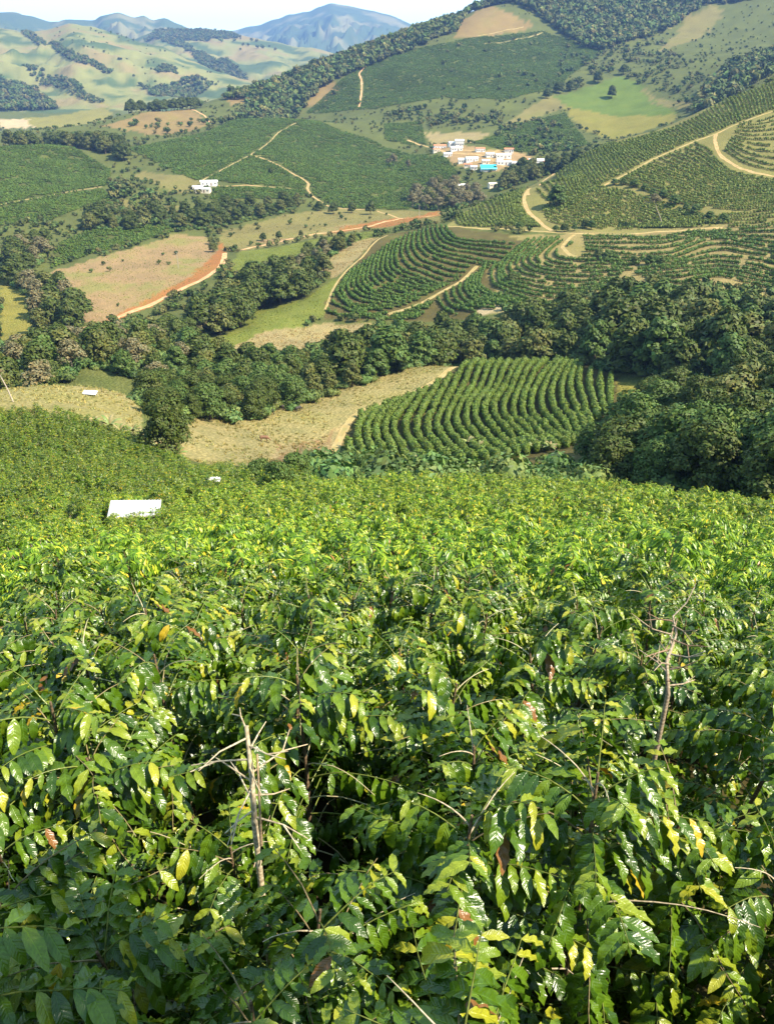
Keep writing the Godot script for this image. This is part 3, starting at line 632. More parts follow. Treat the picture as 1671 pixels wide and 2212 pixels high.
# ---------------------------------------------------------------- what grows or lies where
const COVER := {
	"scrub": Color(0.12, 0.135, 0.045), "litter": Color(0.045, 0.034, 0.018), "olive": Color(0.22, 0.19, 0.075), "green": Color(0.175, 0.195, 0.045), "bright": Color(0.13, 0.18, 0.04),
	"dirt": Color(0.33, 0.225, 0.12), "earth": Color(0.36, 0.16, 0.06), "earth2": Color(0.37, 0.25, 0.13), "yellow": Color(0.24, 0.215, 0.055), "coffee": Color(0.1, 0.115, 0.035),
	"brown": Color(0.27, 0.19, 0.085), "straw": Color(0.33, 0.26, 0.13), "paleearth": Color(0.5, 0.38, 0.24), "wood": Color(0.05, 0.075, 0.025), "rowsoil": Color(0.29, 0.23, 0.1),
	"hillsoil": Color(0.24, 0.215, 0.078), "pasture": Color(0.3, 0.25, 0.115), "coffeesoil": Color(0.12, 0.1, 0.04), "pale_hill": Color(0.25, 0.25, 0.1), "mountain": Color(0.09, 0.13, 0.06),
}
var blotch := noise(0.02, 21, 4)
var fine_blotch := noise(0.13, 22, 3)
var broad := noise(0.0035, 23, 4)
var streak := noise(0.5, 24, 2)

func flat_polygon(list: Array) -> PackedVector2Array:
	var p := PackedVector2Array()
	for i in list.size() / 2: p.append(Vector2(list[i * 2], list[i * 2 + 1]))
	return p
func bearing_polygon(p: PackedVector2Array) -> PackedVector2Array:
	var o := PackedVector2Array()
	for i in p.size():
		var a := p[i]
		var b := p[(i + 1) % p.size()]
		for k in 3:
			var q := a.lerp(b, k / 3.0)
			o.append(Vector2(atan2(q.x, -q.y), 0.5 * log(q.x * q.x + q.y * q.y)))
	return o

var cover := PackedByteArray()    # which of COVER's names lies at each grid point
func cover_at(p: Vector2) -> int:
	return cover[mini(int(row_of(log(p.length()))), v_of.size() - 1) * az_of.size() + mini(int(column_of(atan2(p.x, -p.y))), az_of.size() - 1)]

func build_ground() -> void:
	var cols := az_of.size()
	var nrow := v_of.size()
	cover.resize(cols * nrow)
	var names := COVER.keys()
	for polygon in LAND:
		var code := names.find(polygon[0])
		var p := bearing_polygon(flat_polygon(polygon[1]))
		var lo := p[0]; var hi := p[0]
		for q in p: lo = lo.min(q); hi = hi.max(q)
		var i0 := int(column_of(lo.x)); var i1 := int(column_of(hi.x)) + 1
		var j0 := int(row_of(lo.y)); var j1 := int(row_of(hi.y)) + 1
		for j in range(j0, mini(j1 + 1, nrow)):
			var r := exp(v_of[j])
			for i in range(i0, mini(i1 + 1, cols)):
				var x := sin(az_of[i]) * r
				var z := -cos(az_of[i]) * r
				var jitter := Vector2(fine_blotch.get_noise_2d(x, z), fine_blotch.get_noise_2d(x + 500.0, z)) * 0.006
				if Geometry2D.is_point_in_polygon(Vector2(az_of[i], v_of[j]) + jitter, p): cover[j * cols + i] = code
	var at := PackedVector3Array(); at.resize(cols * nrow + 1)
	var nor := PackedVector3Array(); nor.resize(cols * nrow + 1)
	var col := PackedColorArray(); col.resize(cols * nrow + 1)
	var palette := []
	for nm in names: palette.append(COVER[nm])
	var litter := names.find("litter")
	var pale := names.find("pale_hill")
	var mount := names.find("mountain")
	var straw := names.find("straw")
	var dirt := names.find("dirt")
	for j in nrow:
		var r := exp(v_of[j])
		for i in cols:
			var k := j * cols + i
			var x := sin(az_of[i]) * r
			var z := -cos(az_of[i]) * r
			at[k] = Vector3(x, heights[k], z)
			var code := cover[k]
			var n1 := blotch.get_noise_2d(x, z) * minf(1.0, 1600.0 / r)
			var n2 := fine_blotch.get_noise_2d(x, z) * minf(1.0, 300.0 / r)
			if code == 0:
				if r < 66.0: code = litter
				elif r > 5200.0: code = mount
				elif r > 2150.0: code = pale
			var c: Color = palette[code]
			if code == pale:
				var n3 := broad.get_noise_2d(x, z)
				c = c.lerp(Color(0.09, 0.13, 0.06), smoothstep(0.02, 0.22, n3 + n1 * 0.15))
				c = c.lerp(Color(0.3, 0.2, 0.11), smoothstep(0.05, 0.3, -n3 + n1 * 0.2 - 0.08) * 0.6)
			elif code == mount:
				c = c.lerp(Color(0.3, 0.27, 0.14), smoothstep(0.05, 0.3, broad.get_noise_2d(x * 0.6, z * 0.6)) * 0.7)
			elif code == straw and r < 230.0:
				c = c.lerp(Color(0.27, 0.17, 0.085), smoothstep(-0.05, 0.25, streak.get_noise_2d(x * 0.8, z * 0.07)) * 0.9)
			elif code == dirt:
				c = c.lerp(Color(0.2, 0.2, 0.07), smoothstep(0.0, 0.4, n1 + n2 * 0.6) * 0.75)
			else:
				c = c.lerp(Color(0.13, 0.14, 0.04), smoothstep(0.1, 0.5, n1 * 0.7 + n2 * 0.5) * 0.45)
			var g := 1.0 + n1 * 0.22 + n2 * 0.22
			col[k] = Color(c.r * g * (1.0 + n2 * 0.1), c.g * g, c.b * g * (1.0 - n1 * 0.1))
	for j in nrow:
		for i in cols:
			var k := j * cols + i
			var a := at[k + 1] - at[k - 1] if i > 0 and i < cols - 1 else at[j * cols + 1] - at[j * cols + cols - 2]
			var b := at[mini(j + 1, nrow - 1) * cols + i] - at[maxi(j - 1, 0) * cols + i]
			nor[k] = a.cross(b).normalized()
			if nor[k].y < 0: nor[k] = -nor[k]
	var middle := cols * nrow
	at[middle] = Vector3(0, heights[0], 0); nor[middle] = Vector3.UP; col[middle] = COVER.litter
	var idx := PackedInt32Array()
	idx.resize((cols - 1) * (nrow - 1) * 6 + (cols - 1) * 3)
	var q := 0
	for j in nrow - 1:
		for i in cols - 1:
			var k := j * cols + i
			idx[q] = k; idx[q + 1] = k + cols; idx[q + 2] = k + cols + 1
			idx[q + 3] = k; idx[q + 4] = k + cols + 1; idx[q + 5] = k + 1
			q += 6
	for i in cols - 1:
		idx[q] = middle; idx[q + 1] = i; idx[q + 2] = i + 1
		q += 3
	var arrays := []
	arrays.resize(Mesh.ARRAY_MAX)
	arrays[Mesh.ARRAY_VERTEX] = at; arrays[Mesh.ARRAY_NORMAL] = nor; arrays[Mesh.ARRAY_COLOR] = col; arrays[Mesh.ARRAY_INDEX] = idx
	var m := ArrayMesh.new()
	m.add_surface_from_arrays(Mesh.PRIMITIVE_TRIANGLES, arrays)
	var mat := paint(1.0, 0.15)
	var t := NoiseTexture2D.new()
	t.width = 512; t.height = 512; t.seamless = true
	t.noise = noise(0.03, 31, 5)
	var ramp := Gradient.new()
	ramp.colors = PackedColorArray([Color(0.62, 0.64, 0.6), Color(1, 0.99, 0.97)])
	ramp.offsets = PackedFloat32Array([0.2, 0.75])
	t.color_ramp = ramp
	mat.albedo_texture = t
	mat.uv1_triplanar = true
	mat.uv1_world_triplanar = true
	mat.uv1_scale = Vector3.ONE * 0.09
	var o := part("ground", m, mat, self)
	tag(o, "", "", "", "structure")

var road_cells := {}
func on_road(p: Vector2) -> bool: return road_cells.has(Vector2i(floori(p.x / 1.5), floori(p.y / 1.5)))

# a road or path: a crowned strip a few centimetres above the ground
func build_roads() -> void:
	var tint := {"road": Color(0.37, 0.245, 0.12), "path": Color(0.31, 0.23, 0.105), "redroad": Color(0.5, 0.28, 0.15)}
	var mat := paint(1.0, 0.1)
	for road in ROADS:
		var line := Curve3D.new()
		var p := flat_polygon(road[4])
		for i in p.size():
			var tangent := (p[mini(i + 1, p.size() - 1)] - p[maxi(i - 1, 0)]) / 6.0
			line.add_point(Vector3(p[i].x, 0, p[i].y), Vector3(-tangent.x, 0, -tangent.y) if i > 0 else Vector3.ZERO, Vector3(tangent.x, 0, tangent.y) if i < p.size() - 1 else Vector3.ZERO)
		var long := line.get_baked_length()
		var n := maxi(6, int(long / 2.0))
		var bag := Bag.new()
		var before := []
		for i in n + 1:
			var d := long * i / n
			var a := line.sample_baked(d)
			var b := line.sample_baked(minf(d + 1.0, long)) - line.sample_baked(maxf(d - 1.0, 0.0))
			var side := Vector3(-b.z, 0, b.x).normalized()
			var wide: float = road[2] * (0.43 + 0.12 * fine_blotch.get_noise_2d(a.x * 0.7, a.z * 0.7))
			for s in [-1.2, -0.6, 0.0, 0.6, 1.2]:
				var q: Vector3 = a + side * s * wide
				for e in [Vector2(0, 0), Vector2(0.8, 0), Vector2(-0.8, 0), Vector2(0, 0.8), Vector2(0, -0.8)]: road_cells[Vector2i(floori((q.x + e.x) / 1.5), floori((q.z + e.y) / 1.5))] = true
			var now := []
			var tone := shade_of(tint[road[3]], 0.1)
			for s in [-1.0, -0.45, 0.0, 0.45, 1.0]:
				var q: Vector3 = a + side * s * wide
				now.append([on_ground(q.x, q.z, 0.12 if absf(s) < 0.9 else -0.05), shade_of(tone, 0.08) if s < -0.8 or absf(s - 0.45) < 0.1 else shade_of(tone, 0.12).lerp(Color(0.2, 0.18, 0.07), clampf(0.3 + fine_blotch.get_noise_2d(q.x, q.z), 0.0, 0.7))])
			if i > 0:
				for s in 4:
					bag.quad(before[s][0], now[s][0], now[s + 1][0], before[s + 1][0], now[s][1], Vector3.UP)
			before = now
		var o := part(road[0], bag.mesh(), mat, self)
		tag(o, road[1], "", "", "structure")

# ================================================================ coffee
const LEAF_TONES := [Color(0.05, 0.11, 0.008), Color(0.085, 0.17, 0.01), Color(0.128, 0.23, 0.013), Color(0.195, 0.295, 0.017), Color(0.3, 0.37, 0.024), Color(0.44, 0.45, 0.033), Color(0.6, 0.43, 0.03), Color(0.3, 0.14, 0.04)]
var leaf_mat: StandardMaterial3D
var far_leaf_mat: StandardMaterial3D
var bark_mat: StandardMaterial3D
var leaf_bags := []        # [tone][shape], fine
var leaf_meshes := []
var low_leaf_bags := []    # [tone]

func leaf_shape(tone: Color, rows: int, curl: float, wave: float, phase: float) -> Bag:
	var b := Bag.new()
	var mid := []; var left := []; var right := []
	var p := Vector3.ZERO
	var ang := 0.0
	for i in rows + 1:
		var t := float(i) / rows
		var w := 0.168 * pow(sin(PI * pow(t, 0.82)), 0.85) if i > 0 and i < rows else (0.012 if i == 0 else 0.0)
		var dir := Vector3(cos(ang), -sin(ang), 0)
		var up := Vector3(sin(ang), cos(ang), 0)
		mid.append(p)
		left.append(p + Vector3(0, 0, w) + up * (w * 0.32 + sin(t * 19.0 + phase) * wave * w))
		right.append(p - Vector3(0, 0, w) + up * (w * 0.32 + sin(t * 21.0 + phase * 1.7) * wave * w))
		p += dir / rows
		ang += curl / rows * (0.4 + 1.2 * t)
	for i in rows:
		var t0 := float(i) / rows; var t1 := float(i + 1) / rows
		for s in [0, 1]:
			var side: Array = left if s == 0 else right
			var u := 0.0 if s == 0 else 1.0
			var q := [[mid[i], 0.5, t0], [side[i], u, t0], [side[i + 1], u, t1], [mid[i + 1], 0.5, t1]]
			var order := [0, 1, 2, 0, 2, 3] if s == 1 else [0, 2, 1, 0, 3, 2]
			for k in order:
				b.v.append(q[k][0]); b.uv.append(Vector2(q[k][1], q[k][2])); b.c.append(tone); b.n.append(Vector3.UP)
	return b

func smooth(b: Bag) -> Bag:   # normals shared by coinciding corners
	var sum := {}
	for i in range(0, b.v.size(), 3):
		var nn := (b.v[i + 2] - b.v[i]).cross(b.v[i + 1] - b.v[i])
		for k in 3:
			var key := b.v[i + k].snapped(Vector3.ONE * 0.0005)
			sum[key] = sum.get(key, Vector3.ZERO) + nn
	for i in b.v.size(): b.n[i] = (sum[b.v[i].snapped(Vector3.ONE * 0.0005)] as Vector3).normalized()
	return b

func leaf_textures() -> Array:
	var w := 64; var h := 128
	var albedo := Image.create(w, h, false, Image.FORMAT_RGB8)
	var relief := Image.create(w, h, false, Image.FORMAT_RGB8)
	var f := noise(0.09, 41, 3)
	for y in h:
		for x in w:
			var u := absf(x / (w - 1.0) - 0.5) * 2.0
			var t := y / (h - 1.0)
			var rib := 1.0 - smoothstep(0.0, 0.09, u)
			var k := fposmod((t - u * 0.13) * 11.0, 1.0)
			var vein := (1.0 - smoothstep(0.0, 0.13, minf(k, 1.0 - k))) * (1.0 - u * 0.55)
			var g := 0.8 + 0.1 * f.get_noise_2d(x, y)
			var c := Color(g, g, g).lerp(Color(1, 1, 0.9), rib * 0.8).lerp(Color(0.95, 0.97, 0.85), vein * 0.35)
			albedo.set_pixel(x, y, c)
			var hgt := 0.5 + 0.35 * sin(k * PI) * (1.0 - u * 0.3) - rib * 0.35 + 0.1 * f.get_noise_2d(x * 2.0, y * 2.0)
			relief.set_pixel(x, y, Color(hgt, hgt, hgt))
	return [ImageTexture.create_from_image(albedo), ImageTexture.create_from_image(relief)]

func prepare_coffee() -> void:
	leaf_mat = paint(0.28, 0.5)
	var tx := leaf_textures()
	leaf_mat.albedo_texture = tx[0]
	leaf_mat.heightmap_enabled = true
	leaf_mat.heightmap_texture = tx[1]
	leaf_mat.heightmap_scale = 0.25
	leaf_mat.backlight_enabled = true
	leaf_mat.backlight = Color(0.65, 0.72, 0.22)
	far_leaf_mat = paint(0.36, 0.4)
	far_leaf_mat.backlight_enabled = true
	far_leaf_mat.backlight = Color(0.65, 0.72, 0.22)
	bark_mat = paint(0.85, 0.2)
	var bt := NoiseTexture2D.new()
	bt.width = 128; bt.height = 128; bt.seamless = true
	bt.noise = noise(0.06, 42, 4)
	var ramp := Gradient.new()
	ramp.colors = PackedColorArray([Color(0.5, 0.48, 0.45), Color(1, 1, 1)])
	bt.color_ramp = ramp
	bark_mat.albedo_texture = bt
	bark_mat.uv1_triplanar = true
	bark_mat.uv1_scale = Vector3.ONE * 6.0
	for tone in LEAF_TONES:
		var shapes := []
		var meshes := []
		for s in 3:
			var b := smooth(leaf_shape(tone, 9, [0.5, 0.9, 1.4][s], [0.34, 0.45, 0.26][s], s * 2.1))
			shapes.append(b); meshes.append(b.mesh())
		leaf_bags.append(shapes); leaf_meshes.append(meshes)
		low_leaf_bags.append(smooth(leaf_shape(tone, 2, 0.9, 0.0, 0.0)))

func pick_tone(tip: bool) -> int:
	var r := rng.randf()
	if tip: return 4 if r < 0.45 else (5 if r < 0.6 else 3)
	if r < 0.25: return 0
	if r < 0.55: return 1
	if r < 0.79: return 2
	if r < 0.92: return 3
	if r < 0.965: return 4
	if r < 0.987: return 5
	return 6 if r < 0.995 else 7

# the branches of one bush: [points, radius, leaves as [transform, tone, shape]]
func bush_plan(sparse: float) -> Array:
	var plan := []
	var big := rnd(0.85, 1.15)
	var tall := 1.75
	var y := 0.5
	var turn := rng.randf() * TAU
	while y < tall:
		var k := (y - 0.5) / (tall - 0.5)
		for s in 2:
			var reach := lerpf(0.95, 0.3, pow(k, 1.3)) * rnd(0.75, 1.12)
			var a := turn + s * PI + rnd(-0.35, 0.35)
			var lift := lerpf(0.12, 0.95, k) + rnd(-0.12, 0.15)
			var sag := rnd(0.7, 1.5) * (0.6 + reach * 0.6)
			var p := Vector3(0, y + rnd(-0.03, 0.03), 0)
			var pts := PackedVector3Array([p])
			var dirs := [Vector3(cos(a) * cos(lift), sin(lift), sin(a) * cos(lift))]
			var segs := 7
			for i in segs:
				var e := lift - sag * (i + 0.5) / segs
				var aa := a + rnd(-0.08, 0.08)
				var d := Vector3(cos(aa) * cos(e), sin(e), sin(aa) * cos(e))
				p += d * reach / segs
				pts.append(p); dirs.append(d)
			var bare_one := rng.randf() < 0.045
			var droop0 := rnd(0.3, 1.05)
			var leaves := []
			var along := reach * rnd(0.2, 0.34)
			while along < reach and not bare_one:
				var f := along / reach * segs
				var i := mini(int(f), segs - 1)
				var at := pts[i].lerp(pts[i + 1], f - i)
				var d: Vector3 = dirs[i + 1]
				var side := d.cross(Vector3.UP).normalized()
				var tip := along > reach - 0.07
				for q: float in [-1.0, 1.0]:
					if rng.randf() < sparse: continue
					var size := rnd(0.1, 0.172) * big * (0.72 if tip else 1.0)
					var out_dir := (side * q * rnd(0.8, 1.0) + d * rnd(0.4, 0.65)).normalized()
					var droop := (droop0 + rnd(-0.22, 0.25)) * (0.5 if tip else 1.0)
					var ld := (out_dir * cos(droop) + Vector3.DOWN * sin(droop)).normalized()
					var up := (Vector3.UP - ld * ld.y).normalized().rotated(ld, rnd(-0.35, 0.35))
					var z := ld.cross(up).normalized()
					leaves.append([Transform3D(Basis(ld * size, up * size, z * size), at), pick_tone(tip), rng.randi() % 3])
				along += rnd(0.038, 0.055)
			plan.append([pts, 0.0042, leaves])
		turn += PI / 2.0 + rnd(-0.2, 0.2)
		y += rnd(0.05, 0.07)
	return plan

func stem_mesh() -> ArrayMesh:
	var b := Bag.new()
	b.tube(PackedVector3Array([Vector3(0, -0.15, 0), Vector3(0.01, 0.6, 0.01), Vector3(-0.01, 1.2, 0), Vector3(0, 1.78, 0)]), 0.022, 0.006, 6, Color(0.22, 0.16, 0.1))
	return b.mesh()

func twig_bag(branch: Array) -> Bag:
	var b := Bag.new()
	b.tube(branch[0], branch[1], branch[1] * 0.35, 5, [Color(0.2, 0.24, 0.06), Color(0.3, 0.24, 0.13), Color(0.16, 0.2, 0.05)][rng.randi() % 3] if branch[2].size() else Color(0.62, 0.53, 0.38))
	return b

# nearest bushes: every upper leaf is a mesh of its own under its branch
func detailed_bush(plan: Array) -> Node3D:
	var o := Node3D.new()
	part("stem", stem_mesh(), bark_mat, o)
	var ranked := []
	for bi in plan.size():
		for leaf in plan[bi][2]: ranked.append([leaf[0].origin.y + Vector2(leaf[0].origin.x, leaf[0].origin.z).length() * 0.25, bi, leaf])
	ranked.sort_custom(func(a, b): return a[0] > b[0])
	var rest := Bag.new()
	var twigs := []
	for branch in plan: twigs.append(part("branch", twig_bag(branch).mesh(), bark_mat, o))
	for i in ranked.size():
		var leaf: Array = ranked[i][2]
		if i < 290: part("leaf", leaf_meshes[leaf[1]][leaf[2]], leaf_mat, twigs[ranked[i][1]], leaf[0])
		else: rest.add(leaf_bags[leaf[1]][leaf[2]], leaf[0])
	var f := part("lower_foliage", rest.mesh(), leaf_mat, o)
	tag(f, "", "", "", "stuff")
	return o

# a few metres off: every branch with its leaves is a part
func branched_bush(plan: Array) -> Node3D:
	var o := Node3D.new()
	part("stem", stem_mesh(), bark_mat, o)
	for branch in plan:
		var b := twig_bag(branch)
		for leaf in branch[2]: b.add(leaf_bags[leaf[1]][leaf[2]], leaf[0])
		part("leafy_branch", b.mesh(), leaf_mat, o)
	return o

func simple_foliage(plan: Array) -> ArrayMesh:
	var b := Bag.new()
	for branch in plan:
		for leaf in branch[2]:
			var xf: Transform3D = leaf[0]
			b.add(low_leaf_bags[leaf[1]], Transform3D(xf.basis * 1.15, xf.origin))
	return b.mesh()

func before_roof(p: Vector2) -> float:   # lower bushes on the way to the white roof
	var mid := (ROOF[0] + ROOF[1]) / 2.0
	var d := p.length()
	if d > 17.0 and d < 27.0 and atan2(p.x, -p.y) < -0.38: return 0.55
	return 0.62 if d > 18.0 and absf(atan2(p.x, -p.y) - atan2(mid.x, -mid.z)) < 0.055 and d < 49.0 else 0.9

var bare := flat_polygon(BARE_PATCH)
func clear_of_gaps(p: Vector2) -> bool:
	if Geometry2D.is_point_in_polygon(p, bare): return false
	if p.distance_to(Vector2(DRY_STEM[0].x, DRY_STEM[0].z)) < 0.44: return false
	if p.distance_to(Vector2(DRY_BUSH[0].x, DRY_BUSH[0].z)) < 0.36: return false
	var roof := Vector2((ROOF[0].x + ROOF[2].x) / 2.0, (ROOF[0].z + ROOF[2].z) / 2.0)
	if p.distance_to(roof) < 2.2: return false
	return true

func build_near_coffee() -> void:
	var spots := []
	var grid := {}
	var cell := 0.75
	for i in 90000:
		var az := rnd(-0.78, 0.78)
		var d := sqrt(rnd(0.9, 60.0 * 60.0)) if i % 3 else rnd(0.95, 16.0)
		if d < 4.0: az = rnd(-1.0, 1.0)
		elif absf(az) > 0.58: continue
		var p := Vector2(sin(az) * d, -cos(az) * d)
		var key := Vector2i(floori(p.x / cell), floori(p.y / cell))
		var good := clear_of_gaps(p)
		for dx in [-1, 0, 1]:
			for dy in [-1, 0, 1]:
				var q = grid.get(key + Vector2i(dx, dy))
				if q != null and p.distance_to(q) < (0.56 if d < 3.5 else (0.66 if d < 9.0 else 0.98)): good = false
		if not good or grid.has(key): continue
		grid[key] = p
		spots.append(p)
	spots.sort_custom(func(a, b): return a.length_squared() < b.length_squared())
	var before := Vector2(DRY_STEM[0].x, DRY_STEM[0].z) * 0.84
	spots.insert(0, before)
	spots.insert(1, before * 0.8 + Vector2(0.22, 0))
	var plans := []
	for i in 5: plans.append(bush_plan([0.0, 0.05, 0.1, 0.18, 0.02][i]))
	var fine := []; var middle := []; var low := []
	for p in plans:
		fine.append(detailed_bush(p))
		middle.append(branched_bush(p))
		low.append(simple_foliage(p))
	var stem := stem_mesh()
	var bands := [1.5, 2.4, 3.4, 4.7, 6.2, 7.4, 8.5, 9.4, 10.3, 11.1, 11.9, 12.7, 60.0]
	var bandname := ["at the very bottom edge", "in the second rank", "in the third rank", "in the fourth rank", "in the fifth rank", "in the sixth rank", "in the seventh rank", "in the eighth rank", "in the ninth rank", "in the tenth rank", "in the eleventh rank", "in the twelfth rank", "in the last rank told apart"]
	var members := []
	for i in bands.size(): members.append([])
	var crowd := []
	for i in spots.size():
		var p: Vector2 = spots[i]
		var d := p.length()
		if i >= 290 or d > 52.0:
			crowd.append(p)
			continue
		var o: Node3D
		var which := rng.randi() % 5
		if d < 3.1 and absf(p.x) < 1.9: o = fine[which].duplicate()
		elif d < 11.0: o = middle[which].duplicate()
		else:
			o = Node3D.new()
			part("stem", stem, bark_mat, o)
			part("foliage", low[which], far_leaf_mat, o)
		o.name = numbered("coffee_bush")
		add_child(o)
		var s := rnd(0.88, 1.12)
		o.position = on_ground(p.x, p.y, -0.02)
		if d < 1.6: s = minf(s, 0.95)
		if d > 12.0: s *= before_roof(p)
		var stem_at := Vector2(DRY_STEM[0].x, DRY_STEM[0].z)
		if d < stem_at.length() + 0.1 and absf(atan2(p.x, -p.y) - atan2(stem_at.x, -stem_at.y)) < 0.3: s *= 0.84
		o.rotation = Vector3(rnd(-0.12, 0.12), rng.randf() * TAU, rnd(-0.12, 0.12))
		o.scale = Vector3(s, s * rnd(0.9, 1.08), s)
		for k in bands.size():
			if d < bands[k]:
				members[k].append([atan2(p.x, -p.y), o])
				break
	for k in bands.size():
		members[k].sort_custom(func(a, b): return a[0] < b[0])
		for i in members[k].size():
			tag(members[k][i][1], "glossy coffee bush %s of the foreground, %s from the left" % [bandname[k], ordinal(i + 1)], "coffee bush", "coffee bushes of the foreground field")
	for n in fine + middle: n.free()
	# the rest of the near field and the field below it at the left: too many to tell apart
	scatter_bushes("coffee_bushes", crowd, low, 1.0, 0.98, "coffee bushes crowding the crest of the foreground field")
	var more := []
	for p in inside_points(flat_polygon(LEFT_FIELD), 0.95, 1.5, 0.3):
		var key := Vector2i(floori(p.x / cell), floori(p.y / cell))
		if grid.has(key) or not clear_of_gaps(p): continue
		grid[key] = p
		more.append(p)
	scatter_bushes("coffee_field", more, low, 1.2, 0.68, "even coffee field sloping away below the white roof at the left")

func scatter_bushes(called: String, spots: Array, meshes: Array, grow: float, tone: float, label: String) -> void:
	var root := Node3D.new()
	root.name = numbered(called)
	add_child(root)
	tag(root, label, "coffee field", "", "stuff")
	for k in meshes.size():
		var mine := []
		for i in range(k, spots.size(), meshes.size()): mine.append(spots[i])
		var mm := MultiMesh.new()
		mm.transform_format = MultiMesh.TRANSFORM_3D
		mm.use_colors = true
		mm.mesh = meshes[k]
		mm.instance_count = mine.size()
		for i in mine.size():
			var p: Vector2 = mine[i]
			var s := grow * rnd(0.6, 1.25) * before_roof(p)
			mm.set_instance_transform(i, Transform3D(Basis(Vector3.UP, rng.randf() * TAU) * Basis.from_scale(Vector3(s, s * rnd(0.9, 1.05), s)), on_ground(p.x, p.y, -0.02)))
			var g := rnd(0.65, 1.1) * tone
			mm.set_instance_color(i, Color(g * rnd(0.98, 1.18), g, g * 0.9))
		var mi := MultiMeshInstance3D.new()
		mi.name = "bush_crowns"
		mi.multimesh = mm
		mi.material_override = far_leaf_mat
		tag(mi, "", "", "", "stuff")
		root.add_child(mi, true)

# ---------------------------------------------------------------- hedge rows of coffee on the slopes
func bush_clump(leaves: int, size: float, radius: Vector3, base: Color, solid: int) -> Bag:
	var b := Bag.new()
	var core := SphereMesh.new()
	core.radial_segments = solid; core.rings = maxi(1, solid / 2 - 1); core.radius = 1.0; core.height = 2.0
	var a := core.get_mesh_arrays()
	var at: PackedVector3Array = a[Mesh.ARRAY_VERTEX]
	for i in a[Mesh.ARRAY_INDEX]:
		var p: Vector3 = at[i]
		b.v.append(p * radius * 0.8 + Vector3(0, radius.y * 0.95, 0)); b.n.append(p); b.uv.append(Vector2.ZERO); b.c.append(base)
	for i in leaves:
		var d := rdir()
		d.y = absf(d.y) if rng.randf() < 0.75 else d.y
		d = d.normalized()
		var p := d * radius * rnd(0.82, 1.06) + Vector3(0, radius.y * 0.95, 0)
		var nn := (d + rdir() * 0.55).normalized()
		var s := nn.cross(rdir()).normalized() * size * rnd(0.7, 1.2)
		var t := nn.cross(s).normalized() * size * rnd(0.35, 0.6)
		b.quad(p - s, p - t, p + s, p + t, shade_of(base, 0.35), nn)
	return b

func build_tufts() -> void:
	var mat := paint(0.9, 0.15)
	var kinds := {"pasture": [1.3, Color(0.22, 0.2, 0.07)], "straw": [1.5, Color(0.28, 0.21, 0.09)], "green": [2.0, Color(0.17, 0.2, 0.04)], "yellow": [2.6, Color(0.25, 0.24, 0.06)], "olive": [2.6, Color(0.23, 0.21, 0.075)], "dirt": [2.6, Color(0.2, 0.2, 0.06)]}
	for kind in kinds:
		var spots := []
		for polygon in LAND:
			if polygon[0] != kind: continue
			var p := flat_polygon(polygon[1])
			if p[0].length() > 720.0: continue
			for q in inside_points(p, kinds[kind][0], kinds[kind][0], 0.5):
				if blotch.get_noise_2d(q.x * 3.0, q.y * 3.0) > -0.15 and not on_road(q): spots.append(q)
		var meshes := []
		for i in 4:
			var b := Bag.new()
			for k in 16:
				var a := rng.randf() * TAU
				var at := Vector3(rnd(-0.4, 0.4), 0, rnd(-0.4, 0.4))
				var lean := Vector3(cos(a) * 0.25, rnd(0.3, 0.65), sin(a) * 0.25)
				var side := Vector3(-sin(a), 0, cos(a)) * rnd(0.06, 0.14)
				b.tri(at - side, at + side, at + lean, shade_of(kinds[kind][1], 0.3))
			meshes.append(b.mesh())
		crowd("grass_tufts", "tufts of %s grass and weeds" % kind, "grass", meshes, spots, mat, 0.35, 0.95, 0.05)

func build_hedges() -> void:
	var mat := paint(0.55, 0.35)
	mat.backlight_enabled = true
	mat.backlight = Color(0.35, 0.45, 0.15)
	var clumps := []
	for lod in 3:
		var set_ := []
		for i in 5:
			var base: Color = [Color(0.092, 0.135, 0.018), Color(0.072, 0.122, 0.016), Color(0.115, 0.155, 0.024)][lod]
			set_.append(bush_clump([58, 22, 11][lod], [0.24, 0.4, 0.6][lod], [Vector3(0.72, 1.1, 0.72), Vector3(0.75, 0.95, 0.75), Vector3(0.8, 0.85, 0.8)][lod], shade_of(base, 0.12), [7, 5, 4][lod]))
		clumps.append(set_)
	var step := [0.6, 0.85, 1.4]
	for field in HEDGES:
		var guides := []
		for g in field[3]: guides.append(even(flat_polygon(g[1]), 40))
		var n := 0
		for gi in guides.size() - 1:
			var count: int = field[2][gi]
			for k in count + (1 if gi == guides.size() - 2 else 0):
				n += 1
				var t := float(k) / count
				var line := PackedVector2Array()
				for i in 41: line.append((guides[gi][i] as Vector2).lerp(guides[gi + 1][i], t))
				var bag := Bag.new()
				var long := 0.0
				for i in 40: long += line[i].distance_to(line[i + 1])
				var lod: int = field[1]
				var pieces := even(line, maxi(3, int(long / step[lod])))
				for q in pieces:
					if streak.get_noise_2d(q.x * 0.25, q.y * 0.25) > (0.5 if lod else 0.75): continue
					if on_road(q): continue
					var s := rnd(0.72, 1.2) * (1.0 + 0.2 * fine_blotch.get_noise_2d(q.x * 0.4, q.y * 0.4))
					bag.add(clumps[lod][rng.randi() % 5], Transform3D(Basis(Vector3.UP, rng.randf() * TAU) * Basis.from_scale(Vector3(s, s * rnd(0.85, 1.15), s)), on_ground(q.x + rnd(-0.12, 0.12), q.y + rnd(-0.12, 0.12), -0.1)))
				if bag.v.is_empty(): continue
				var o := part("coffee_row", bag.mesh(), mat, self)
				tag(o, "%s hedge row of the %s" % [ordinal(n), field[0]], "hedge row", "coffee rows of the " + field[0].split(",")[0])

